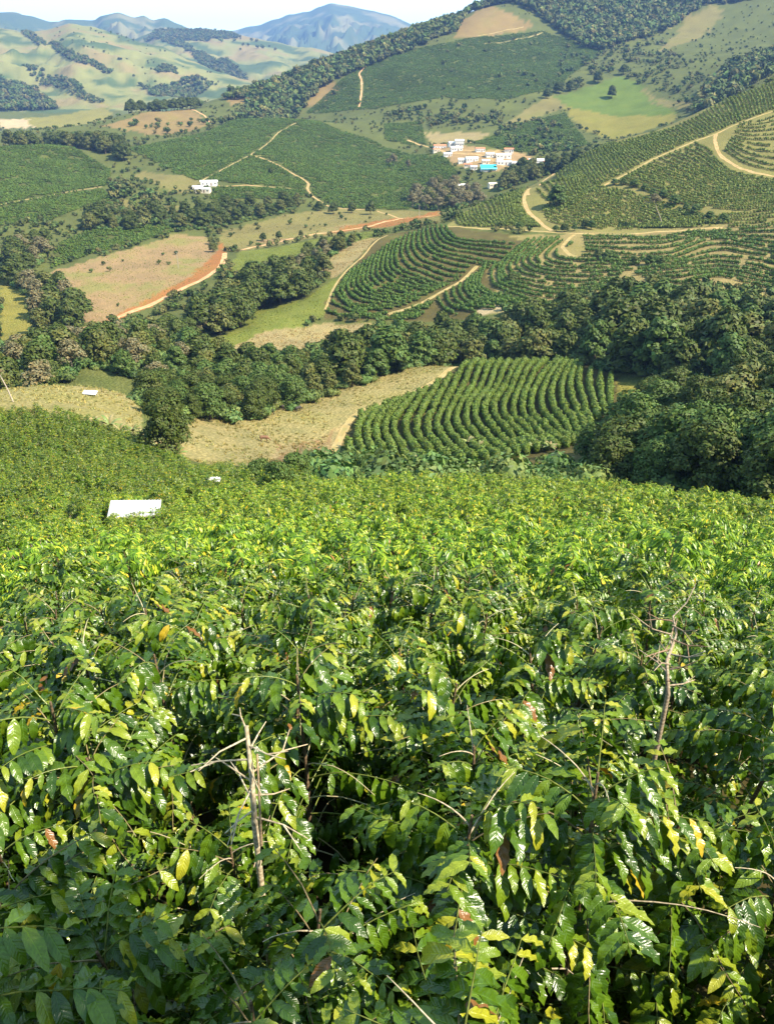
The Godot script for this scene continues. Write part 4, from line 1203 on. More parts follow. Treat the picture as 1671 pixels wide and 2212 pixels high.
func even(p: PackedVector2Array, n: int) -> PackedVector2Array:   # n + 1 points evenly along a smoothed line
	var c := Curve2D.new()
	for i in p.size():
		var tan := (p[mini(i + 1, p.size() - 1)] - p[maxi(i - 1, 0)]) / 6.0
		c.add_point(p[i], -tan if i > 0 else Vector2.ZERO, tan if i < p.size() - 1 else Vector2.ZERO)
	c.bake_interval = maxf(0.5, c.get_baked_length() / 200.0)
	var o := PackedVector2Array()
	var long := c.get_baked_length()
	for i in n + 1: o.append(c.sample_baked(long * i / n))
	return o

func inside_points(polygon: PackedVector2Array, dx: float, dz: float, wobble: float) -> Array:
	var lo := polygon[0]; var hi := polygon[0]
	for q in polygon: lo = lo.min(q); hi = hi.max(q)
	var o := []
	var z := lo.y
	var odd := false
	while z < hi.y:
		var x := lo.x + (dx * 0.5 if odd else 0.0)
		odd = not odd
		while x < hi.x:
			var p := Vector2(x + rnd(-wobble, wobble) * dx, z + rnd(-wobble, wobble) * dz)
			if Geometry2D.is_point_in_polygon(p, polygon): o.append(p)
			x += dx
		z += dz
	return o

func crowd(called: String, label: String, category: String, meshes: Array, spots: Array, mat: Material, s0: float, s1: float, sink := 0.1) -> void:
	var root := Node3D.new()
	root.name = numbered(called)
	add_child(root)
	tag(root, label, category, "", "stuff")
	for k in meshes.size():
		var mine := []
		for i in range(k, spots.size(), meshes.size()): mine.append(spots[i])
		if mine.is_empty(): continue
		var mm := MultiMesh.new()
		mm.transform_format = MultiMesh.TRANSFORM_3D
		mm.use_colors = true
		mm.mesh = meshes[k]
		mm.instance_count = mine.size()
		for i in mine.size():
			var p: Vector2 = mine[i]
			var s := rnd(s0, s1)
			mm.set_instance_transform(i, Transform3D(Basis(Vector3.UP, rng.randf() * TAU) * Basis.from_scale(Vector3(s, s * rnd(0.85, 1.15), s)), on_ground(p.x, p.y, -sink * s)))
			var g := rnd(0.78, 1.2) * (1.0 + 0.25 * blotch.get_noise_2d(p.x, p.y))
			mm.set_instance_color(i, Color(g * rnd(0.9, 1.12), g, g))
		var mi := MultiMeshInstance3D.new()
		mi.name = "crowns"
		mi.multimesh = mm
		mi.material_override = mat
		tag(mi, "", "", "", "stuff")
		root.add_child(mi, true)

func build_far_coffee() -> void:
	var mat := paint(0.6, 0.3)
	var meshes := []
	for i in 4: meshes.append(bush_clump(7, 0.7, Vector3(1.15, 0.85, 1.0), shade_of(Color(0.066, 0.108, 0.016), 0.1), 4).mesh())
	for block in FAR_COFFEE:
		var spots := []
		for p in inside_points(flat_polygon(block[1]), 1.35, 4.0, 0.1):
			if streak.get_noise_2d(p.x * 0.12, p.y * 0.12) < 0.4 and not on_road(p): spots.append(p)
		crowd("coffee_block", block[0], "coffee field", meshes, spots, mat, 0.85, 1.15)

# ================================================================ trees
const TREE_TONES := {"dark": Color(0.055, 0.076, 0.012), "olive": Color(0.09, 0.1, 0.022), "grey": Color(0.14, 0.125, 0.06), "fresh": Color(0.065, 0.105, 0.02), "purple": Color(0.25, 0.1, 0.3)}
const TREE_WORDS := {"dark": "dense dark green tree", "olive": "olive brown loose tree", "grey": "pale thin tree", "fresh": "fresh green clumpy tree"}
var tree_mat: StandardMaterial3D
var protos := {}

# a tree of ten metres: trunk with limbs, and a crown of many leaf clumps on uneven lobes
func tree_shape(kind: String, leaves: int, size: float, wide: float, squat: float) -> Array:
	var trunk := Bag.new()
	var crown := Bag.new()
	var bark := Color(0.2, 0.16, 0.11) if kind != "grey" else Color(0.35, 0.3, 0.24)
	var fork := Vector3(rnd(-0.3, 0.3), 10.0 * squat * 0.42, rnd(-0.3, 0.3))
	trunk.tube(PackedVector3Array([Vector3(0, -0.8, 0), Vector3(rnd(-0.1, 0.1), fork.y * 0.5, rnd(-0.1, 0.1)), fork]), 0.32, 0.2, 7, bark)
	var lobes := []
	var count := 15 if kind != "grey" else 9
	for i in count:
		var a := i * 2.4 + rnd(-0.3, 0.3)
		var level := float(i) / (count - 1)
		var rr := wide * (1.0 - 0.75 * level * level) * rnd(0.45, 0.68)
		var hy := 10.0 * lerpf(0.24 if kind != "grey" else 0.4, 0.8, level) + rnd(-0.4, 0.4)
		lobes.append([Vector3(cos(a) * rr, hy, sin(a) * rr), wide * rnd(0.3, 0.46)])
	for i in lobes.size():
		var c: Vector3 = lobes[i][0]
		var mid := fork.lerp(c, 0.5) + Vector3(0, -0.3, 0)
		trunk.tube(PackedVector3Array([fork, mid, c]), 0.14, 0.04, 5, bark)
	var tone: Color = TREE_TONES[kind]
	for i in leaves:
		var li := rng.randi() % lobes.size()
		var lobe: Array = lobes[li]
		var d := rdir()
		if d.y < -0.35: d.y = -d.y * 0.5
		d = d.normalized()
		var lump := 1.0 + 0.34 * sin(d.x * 7.0 + li) * sin(d.z * 6.0 + li * 2.0) * sin(d.y * 7.0)
		var p: Vector3 = lobe[0] + d * Vector3(1, 0.85, 1) * lobe[1] * lump * (rnd(0.86, 1.06) if rng.randf() < 0.82 else rnd(0.45, 0.85))
		var nn := (d + Vector3(0, 0.35, 0) + rdir() * 0.7).normalized()
		var s := nn.cross(rdir()).normalized() * size * rnd(0.6, 1.25)
		var t := nn.cross(s).normalized() * size * rnd(0.4, 0.75)
		var col := shade_of(tone, 0.35)
		if kind == "purple" and rng.randf() < 0.45: col = shade_of(TREE_TONES.fresh, 0.3)
		var bend := nn * size * 0.25
		crown.tri(p - s, p - t + bend, p + s, col, (nn + d * 0.5).normalized())
		crown.tri(p - s, p + s, p + t + bend, col, (nn + d * 0.5).normalized())
	return [trunk.mesh(), crown.mesh()]

func prepare_trees() -> void:
	tree_mat = paint(0.6, 0.35)
	tree_mat.backlight_enabled = true
	tree_mat.backlight = Color(0.4, 0.5, 0.2)
	protos = {"dark": [], "olive": [], "grey": [], "fresh": [], "near_dark": [], "near_fresh": [], "purple": []}
	for i in 3: protos.dark.append(tree_shape("dark", 3000, 0.5, rnd(4.2, 5.2), 1.0))
	for i in 3: protos.olive.append(tree_shape("olive", 2000, 0.5, rnd(3.8, 5.0), 1.0))
	for i in 2: protos.grey.append(tree_shape("grey", 1100, 0.42, rnd(3.5, 4.5), 1.0))
	for i in 2: protos.fresh.append(tree_shape("fresh", 2400, 0.48, rnd(3.6, 4.6), 0.9))
	for i in 2: protos.near_dark.append(tree_shape("dark", 7000, 0.27, rnd(4.6, 5.4), 1.0))
	for i in 3: protos.near_fresh.append(tree_shape("fresh", 6500, 0.28, rnd(3.8, 4.8), 0.9))
	protos.purple.append(tree_shape("purple", 1400, 0.5, 4.0, 0.9))

var tree_master := {}
func plant_tree(called: String, proto: String, at: Vector2, h: float, label: String, group := "", wide := 1.0, which := -1) -> Node3D:
	var list: Array = protos[proto]
	var k := rng.randi() % list.size() if which < 0 else which
	var key := proto + str(k)
	var o: Node3D
	if tree_master.has(key): o = tree_master[key].duplicate()
	else:
		o = Node3D.new()
		part("trunk", list[k][0], bark_mat, o)
		part("crown", list[k][1], tree_mat, o)
		tree_master[key] = o
	o.name = numbered(called)
	add_child(o)
	var s := h / 9.5
	o.position = on_ground(at.x, at.y)
	o.rotation = Vector3(rnd(-0.06, 0.06), rng.randf() * TAU, rnd(-0.06, 0.06))
	o.scale = Vector3(s * wide * rnd(0.78, 1.25), s, s * wide * rnd(0.78, 1.25))
	for m in ["label", "category", "group", "kind"]: if o.has_meta(m): o.remove_meta(m)
	tag(o, label, "tree", group)
	return o

func build_woods() -> void:
	var brush := []
	for i in 4:
		var bb := Bag.new()
		for k in 3: bb.add(bush_clump(70, 0.15, Vector3(0.75, 0.6, 0.75) * rnd(0.6, 1.0), shade_of([Color(0.07, 0.12, 0.03), Color(0.1, 0.14, 0.035)][i % 2], 0.2), 5), Transform3D(Basis(), Vector3(rnd(-0.6, 0.6), 0, rnd(-0.6, 0.6))))
		brush.append(bb.mesh())
	var low := []
	for w in WOODS: if w[2] < 10.5: low.append_array(inside_points(flat_polygon(w[5]), 3.4, 3.4, 0.5))
	low.append_array(inside_points(flat_polygon(THICKET), 2.4, 2.4, 0.5))
	crowd("undergrowth", "leafy undergrowth filling the woods between the trunks", "undergrowth", brush, low, tree_mat, 1.4, 3.2, 0.1)
	for w in WOODS:
		var spots := scattered(flat_polygon(w[5]), w[1])
		var kinds: PackedStringArray = w[4].split(" ")
		var by_kind := {}
		for p in spots:
			var k := kinds[rng.randi() % kinds.size()]
			if not by_kind.has(k): by_kind[k] = []
			by_kind[k].append(p)
		for k in by_kind:
			var list: Array = by_kind[k]
			list.sort_custom(func(a, b): return atan2(a.x, -a.y) < atan2(b.x, -b.y))
			for i in list.size():
				var p: Vector2 = list[i]
				var near: bool = p.length() < 190.0 and (k == "dark" or k == "fresh")
				var h := rnd(w[2], w[3])
				plant_tree({"dark": "dense_tree", "olive": "loose_tree", "grey": "thin_tree", "fresh": "clumpy_tree"}[k], "near_" + k if near else k, p, h, "%s %s, %s from left" % [TREE_WORDS[k], w[0], ordinal(i + 1)], "trees " + w[0])

func scattered(polygon: PackedVector2Array, gap: float) -> Array:
	var lo := polygon[0]; var hi := polygon[0]
	for q in polygon: lo = lo.min(q); hi = hi.max(q)
	var o := []
	for i in 3500:
		var p := Vector2(rnd(lo.x, hi.x), rnd(lo.y, hi.y))
		if not Geometry2D.is_point_in_polygon(p, polygon): continue
		var good := true
		for q in o:
			if p.distance_squared_to(q) < gap * gap:
				good = false
				break
		if good: o.append(p)
	return o

func far_tree_meshes() -> Array:
	var o := []
	for i in 6:
		var b := Bag.new()
		var tone: Color = [Color(0.042, 0.066, 0.016), Color(0.056, 0.08, 0.018), Color(0.09, 0.095, 0.028)][i % 3]
		for k in 4:
			var c := bush_clump(14, 0.26, Vector3(0.4, 0.36, 0.4) * rnd(0.75, 1.1), shade_of(tone, 0.15), 4)
			b.add(c, Transform3D(Basis(), Vector3(rnd(-0.28, 0.28), rnd(0.12, 0.4), rnd(-0.28, 0.28))))
		b.tube(PackedVector3Array([Vector3(0, -0.1, 0), Vector3(0, 0.4, 0)]), 0.04, 0.03, 4, Color(0.15, 0.12, 0.08))
		o.append(b.mesh())
	return o

func build_far_woods() -> void:
	var meshes := far_tree_meshes()
	var mat := paint(0.7, 0.3)
	for w in FAR_WOODS:
		var spots := inside_points(flat_polygon(w[3]), w[1], w[1], 0.45)
		crowd("far_forest", w[0], "forest", meshes, spots, mat, w[2] * 0.75, w[2] * 1.3, 0.05)
	var scrub := []
	var tall := []
	var small := []
	for s in SCATTER:
		var polygon := flat_polygon(s[3])
		var lo := polygon[0]; var hi := polygon[0]
		for q in polygon: lo = lo.min(q); hi = hi.max(q)
		var left: int = s[1]
		for i in 6000:
			if left == 0: break
			var p := Vector2(rnd(lo.x, hi.x), rnd(lo.y, hi.y))
			if not Geometry2D.is_point_in_polygon(p, polygon): continue
			if s[1] > 100 and blotch.get_noise_2d(p.x * 0.5, p.y * 0.5) < -0.08: continue
			left -= 1
			if s[2] > 9.0: tall.append(p)
			elif s[2] > 3.0: scrub.append(p)
			else: small.append(p)
	var rough := []
	for i in 26000:
		var d := exp(rnd(log(230.0), log(1950.0)))
		var a := rnd(-0.52, 0.52)
		var p := Vector2(sin(a) * d, -cos(a) * d)
		if cover_at(p) == 0 and not on_road(p) and blotch.get_noise_2d(p.x * 0.8, p.y * 0.8) > -0.1: rough.append(p)
	crowd("rough_scrub", "low green scrub covering the untended slopes between the fields", "scrub", meshes, rough, mat, 1.2, 4.2, 0.05)
	crowd("far_trees", "scattered dark trees dotting the far hillsides", "trees", meshes, tall, mat, 10.0, 17.0, 0.05)
	crowd("hillside_scrub", "scattered bushes and small trees on the far slopes and field edges", "scrub", meshes, scrub, mat, 3.0, 7.5, 0.05)
	crowd("field_shrubs", "few low shrubs dotting the olive strip and the pink field", "shrubs", meshes, small, mat, 1.2, 3.0, 0.05)

func at_spot(called: String, i := 0) -> Vector2:
	var l: Array = SPOTS[called]
	return Vector2(l[i * 2], l[i * 2 + 1])

func build_single_trees() -> void:
	plant_tree("big_tree", "near_dark", at_spot("big dark tree"), 9.3, "big dark rounded tree standing alone between the knoll and the pale pasture", "", 0.85, 0)
	plant_tree("flowering_tree", "purple", at_spot("purple tree"), 3.6, "small tree full of purple blossom at the edge of the low wood")
	plant_tree("round_tree", "fresh", at_spot("lone round tree"), 13.0, "lone broad green tree with its shadow among the rows of the right hill", "", 1.35, 0)
	plant_tree("round_tree", "dark", at_spot("dark round tree"), 15.0, "very dark round tree at the left end of the tree belt", "", 1.15, 1)
	for i in 3: plant_tree("pale_tree", "grey", at_spot("pale trees on the hill", i), 13.0 - i * 3.0, "%s pale brownish tree on the coffee hill left of the hamlet" % ["tall", "low", "small left hand"][i])
	plant_tree("dark_bush", "dark", at_spot("small dark bush"), 6.0, "single dark bush in the triangular coffee block")
	var where := ["in the middle of the bright pasture", "at the left corner of the bright pasture", "beside the left corner of the bright pasture", "on the top edge of the bright pasture", "at the top right corner of the bright pasture", "on the left shoulder of the olive pasture"]
	for i in 6: plant_tree("pasture_tree", "dark", at_spot("pasture trees", i), rnd(11.0, 16.0), "dark tree %s" % where[i])
	where = ["left of the three along the straight road", "middle of the three along the straight road", "right of the three along the straight road", "above the earth bank by the road cutting", "right above the road cutting"]
	for i in 5: plant_tree("roadside_bush", "dark" if i < 2 else "olive", at_spot("roadside bushes", i), rnd(4.0, 6.0), "dark bush, %s" % where[i])
	where = ["at the head of the green pasture beside the dark rows", "left one at the foot of the middle coffee hill", "right one at the foot of the middle coffee hill", "on the track bend below the farmstead", "right of the track bend below the farmstead"]
	for i in 5: plant_tree("round_tree", "olive" if i < 1 else "dark", at_spot("edge trees", i), rnd(7.0, 10.0), "tree %s" % where[i])
	for i in SPOTS["hill hedge"].size() / 2: plant_tree("hedge_bush", "fresh", at_spot("hill hedge", i), rnd(3.5, 5.5), "%s bush from the left in the slanting dark hedge on the right hill" % ordinal(i + 1), "bushes of the slanting hedge", 1.5)
	for i in SPOTS["track bushes"].size() / 2: plant_tree("track_bush", "dark" if i % 2 else "fresh", at_spot("track bushes", i), rnd(3.0, 5.0), "%s dark bush from the left scattered between the terraces" % ordinal(i + 1), "bushes between the terraces", 1.3)
	for i in 5: plant_tree("crest_bush", "near_fresh", at_spot("near crest tall bushes", i), rnd(3.0, 3.8), "%s low leafy bush from the left below the pale pasture" % ordinal(i + 1), "", 1.2)
	# the leaning tree with a bare pale trunk on the right hill
	var p := at_spot("leaning thin tree")
	var o := thing("leaning_tree", "slender tree with a bare pale leaning trunk among the rows", "tree", on_ground(p.x, p.y))
	var b := Bag.new()
	b.tube(PackedVector3Array([Vector3(0.3, -0.5, 0), Vector3(-1.0, 3.0, 0), Vector3(-4.0, 8.0, 0.5), Vector3(-5.5, 12.0, 0.5)]), 0.35, 0.15, 6, Color(0.5, 0.44, 0.34))
	for k in 5: b.tube(PackedVector3Array([Vector3(-5.0, 10.5, 0.5), Vector3(-5.5 + rnd(-3, 3), 14.0 + rnd(-1, 1), rnd(-3, 3))]), 0.12, 0.04, 5, Color(0.4, 0.36, 0.28))
	part("trunk", b.mesh(), bark_mat, o)
	part("crown", protos.grey[0][1], tree_mat, o, Transform3D(Basis.from_scale(Vector3(0.85, 0.75, 0.85)), Vector3(-5.5, 8.5, 0.5)))

# a tree that stands beside the viewer, to the right of the picture; its crown shades the coffee at the lower left
func build_shade_tree() -> void:
	var hub := Vector3(-0.78, EYE_HEIGHT - 2.3, -1.12) - SUN_TRAVEL * (4.1 / absf(SUN_TRAVEL.y))
	var foot := on_ground(hub.x + 1.1, hub.z + 1.4, -0.2)
	var o := thing("shade_tree", "slim leafy tree beside the viewpoint whose shadow falls on the nearest bushes", "tree", foot)
	var trunk := Bag.new()
	var top := hub - foot
	trunk.tube(PackedVector3Array([Vector3.ZERO, top * 0.4 + Vector3(0.4, 0.3, 0.2), top * 0.8 + Vector3(0.25, 0.2, 0.1), top]), 0.06, 0.03, 7, Color(0.25, 0.2, 0.14))
	var crown := Bag.new()
	for i in 2000:
		var d := rdir()
		var lobe: Vector3 = [Vector3(0, 0, 0), Vector3(0.3, -0.1, 0.45), Vector3(-0.4, 0.05, 0.4), Vector3(0.15, 0.15, -0.5), Vector3(0.55, 0.0, 0.85)][i % 5]
		var p := top + lobe + d * rnd(0.05, 0.44)
		var ld := (d + Vector3.DOWN * 0.5).normalized()
		var up := (rdir() - ld * 0.2).normalized()
		up = (up - ld * up.dot(ld)).normalized()
		crown.add(leaf_bags[1 + i % 3][i % 3], Transform3D(Basis(ld * 0.2, up * 0.2, ld.cross(up) * 0.2), p))
	for l in 5:
		var lobe: Vector3 = [Vector3(0, 0, 0), Vector3(0.3, -0.1, 0.45), Vector3(-0.4, 0.05, 0.4), Vector3(0.15, 0.15, -0.5), Vector3(0.55, 0.0, 0.85)][l]
		trunk.tube(PackedVector3Array([top * 0.85 + Vector3(0.2, 0.1, 0.1), top + lobe]), 0.02, 0.008, 5, Color(0.25, 0.2, 0.14))
	part("trunk", trunk.mesh(), bark_mat, o)
	var c := part("crown", crown.mesh(), leaf_mat, o)
	tag(c, "", "", "", "stuff")

# ================================================================ bananas, dry plants
func banana_shape() -> Array:
	var stem := Bag.new()
	var blades := []
	stem.tube(PackedVector3Array([Vector3(0, -0.2, 0), Vector3(0.03, 0.5, 0), Vector3(0, 1.0, 0.03)]), 0.12, 0.08, 7, Color(0.26, 0.26, 0.1))
	for i in 12:
		var a := i * 2.4
		var long := rnd(1.5, 2.1)
		var lift := rnd(0.55, 1.25)
		var b := Bag.new()
		var mid := []; var edge := []
		var p := Vector3(0, 0.95, 0)
		var n := 8
		for k in n + 1:
			var t := float(k) / n
			var e := lift - 1.7 * t * t
			var d := Vector3(cos(a) * cos(e), sin(e), sin(a) * cos(e))
			var side := Vector3(-sin(a), 0, cos(a))
			var w := 0.27 * sin(PI * minf(1.0, 0.06 + t * 0.92)) * rnd(0.8, 1.05)
			mid.append(p)
			edge.append([p + side * w + Vector3(0, -w * 0.35, 0), p - side * w + Vector3(0, -w * 0.35, 0)])
			p += d * long / n
		var tone := shade_of([Color(0.15, 0.2, 0.05), Color(0.2, 0.22, 0.07), Color(0.25, 0.2, 0.09)][i % 3], 0.15)
		for k in n:
			b.quad(mid[k], edge[k][0], edge[k + 1][0], mid[k + 1], tone)
			b.quad(mid[k], mid[k + 1], edge[k + 1][1], edge[k][1], tone)
		blades.append(b.mesh())
	return [stem.mesh(), blades]

func build_bananas() -> void:
	var mat := paint(0.5, 0.4)
	mat.backlight_enabled = true
	mat.backlight = Color(0.5, 0.6, 0.25)
	var masters := []
	for i in 3:
		var shape := banana_shape()
		var o := Node3D.new()
		part("stem", shape[0], bark_mat, o)
		for m in shape[1]: part("leaf", m, mat, o)
		masters.append(o)
	for row in [["bananas left", "along the lower edge of the grassy knoll"], ["bananas right", "in front of the curved field"]]:
		var list := []
		for i in SPOTS[row[0]].size() / 2: list.append(at_spot(row[0], i))
		list.sort_custom(func(a, b): return atan2(a.x, -a.y) < atan2(b.x, -b.y))
		for i in list.size():
			var o: Node3D = masters[i % 3].duplicate()
			o.name = numbered("banana_plant")
			add_child(o)
			o.position = on_ground(list[i].x, list[i].y)
			o.rotation.y = rng.randf() * TAU
			o.scale = Vector3.ONE * rnd(0.85, 1.25)
			tag(o, "ragged banana plant %s, %s from left" % [row[1], ordinal(i + 1)], "banana plant", "banana plants " + row[1])
	for m in masters: m.free()

func build_dry_plants() -> void:
	var pale := Color(0.66, 0.55, 0.38)
	# the upright pale stem with bare side twigs
	var foot := on_ground(DRY_STEM[0].x, DRY_STEM[0].z)
	var o := thing("bare_stem", "pale upright dead coffee stem with bare side twigs in a gap of the leaves", "dead plant", foot)
	var b := Bag.new()
	var low: Vector3 = DRY_STEM[0] - foot
	var top: Vector3 = DRY_STEM[1] - foot
	b.tube(PackedVector3Array([Vector3.ZERO, low, low.lerp(top, 0.5) + Vector3(0.004, 0, 0), top]), 0.014, 0.008, 7, pale)
	part("stem", b.mesh(), bark_mat, o)
	b = Bag.new()
	b.tube(PackedVector3Array([low + Vector3(0.02, -0.1, 0.02), low + Vector3(0.03, 0.1, 0.03), low.lerp(top, 0.75) + Vector3(0.035, 0, 0.02)]), 0.006, 0.004, 6, Color(0.5, 0.36, 0.22))
	part("stem", b.mesh(), bark_mat, o)
	for i in 13:
		var t := 0.05 + 0.9 * i / 12.0
		var a := i * 1.9 + 0.4
		var p := low.lerp(top, t)
		var long := rnd(0.1, 0.25)
		var e := rnd(-0.25, 0.3)
		var d := Vector3(cos(a) * cos(e), sin(e), sin(a) * cos(e))
		var q := p + d * long * 0.6
		var r := q + Vector3(d.x + rnd(-0.3, 0.3), rnd(-0.4, 0.05), d.z + rnd(-0.3, 0.3)).normalized() * long * 0.5
		b = Bag.new()
		b.tube(PackedVector3Array([p, q, r]), 0.0042, 0.0018, 5, shade_of(pale, 0.15))
		if i % 2 == 0: b.tube(PackedVector3Array([q, q + Vector3(d.x + rnd(-0.7, 0.7), rnd(-0.6, 0.2), d.z + rnd(-0.7, 0.7)).normalized() * long * 0.5]), 0.0035, 0.002, 5, shade_of(pale, 0.15))
		part("twig", b.mesh(), bark_mat, o)
	# the dead bush at the right
	foot = on_ground(DRY_BUSH[0].x, DRY_BUSH[0].z)
	o = thing("dead_bush", "bare tangled dead coffee bush among the leaves at the right", "dead plant", foot)
	low = DRY_BUSH[0] - foot
	top = DRY_BUSH[1] - foot
	b = Bag.new()
	b.tube(PackedVector3Array([Vector3.ZERO, low, low.lerp(top, 0.4) + Vector3(-0.02, 0, 0), low.lerp(top, 0.75) + Vector3(0.03, 0, 0), top]), 0.016, 0.006, 7, Color(0.45, 0.36, 0.26))
	part("stem", b.mesh(), bark_mat, o)
	for i in 15:
		var t := 0.1 + 0.9 * i / 14.0
		var a := i * 2.2
		var p := low.lerp(top, t)
		var long := rnd(0.1, 0.28)
		var e := rnd(-0.2, 0.55)
		var d := Vector3(cos(a) * cos(e), sin(e), sin(a) * cos(e))
		var q := p + d * long * 0.5
		var r := q + (d + rdir() * 0.5).normalized() * long * 0.55
		b = Bag.new()
		var tone := shade_of([Color(0.5, 0.41, 0.3), Color(0.4, 0.28, 0.2)][i % 2], 0.15)
		b.tube(PackedVector3Array([p, q, r]), 0.006, 0.0025, 5, tone)
		b.tube(PackedVector3Array([q, q + (d + rdir() * 0.9).normalized() * long * 0.5]), 0.004, 0.002, 5, tone)
		part("twig", b.mesh(), bark_mat, o)

# ================================================================ built things
func build_roof() -> void:
	var a: Vector3 = ROOF[0]; var b: Vector3 = ROOF[1]; var c: Vector3 = ROOF[2]; var d: Vector3 = ROOF[3]
	var mid := (a + b + c + d) / 4.0
	var foot := on_ground(mid.x, mid.z)
	var o := thing("shelter", "small white sheet metal roof on posts standing in the coffee", "shelter", foot)
	var white := paint(0.45, 0.5)
	var wood := paint(0.9, 0.2)
	var along := (c - b + d - a) / 2.0
	var up := (b - a).cross(along).normalized()
	if up.y < 0: up = -up
	for k in 4:   # four corrugated sheets, each overlapping the next by a hand
		var bag := Bag.new()
		var u0 := k / 4.0 - 0.006
		var u1 := (k + 1) / 4.0 + 0.006
		var n := 18
		for i in n:
			var s := [lerpf(u0, u1, float(i) / n), lerpf(u0, u1, float(i + 1) / n)]
			var h := [sin(i * PI * 0.5) * 0.024, sin((i + 1) * PI * 0.5) * 0.024]
			var lift := up * (0.006 * (k % 2))
			bag.quad(a.lerp(b, s[0]) + up * h[0] + lift - foot, d.lerp(c, s[0]) + up * h[0] + lift - foot, d.lerp(c, s[1]) + up * h[1] + lift - foot, a.lerp(b, s[1]) + up * h[1] + lift - foot, shade_of(Color(0.6, 0.59, 0.6), 0.07), (up + (b - a).normalized() * (h[0] - h[1]) * 40.0).normalized())
		part("roof_sheet", bag.mesh(), white, o)
	for s in [[a, b], [d, c]]:
		var bag := Bag.new()
		bag.tube(PackedVector3Array([s[0] - foot - up * 0.06, s[1] - foot - up * 0.06]), 0.04, 0.04, 6, Color(0.3, 0.27, 0.24))
		part("beam", bag.mesh(), wood, o)
	for p in [a.lerp(c, 0.06), b.lerp(d, 0.06), c.lerp(a, 0.06), d.lerp(b, 0.06)]:
		var g := on_ground(p.x, p.z, -0.2)
		var bag := Bag.new()
		bag.tube(PackedVector3Array([g - foot, p - foot - up * 0.08]), 0.05, 0.045, 6, Color(0.3, 0.25, 0.2))
		part("post", bag.mesh(), wood, o)

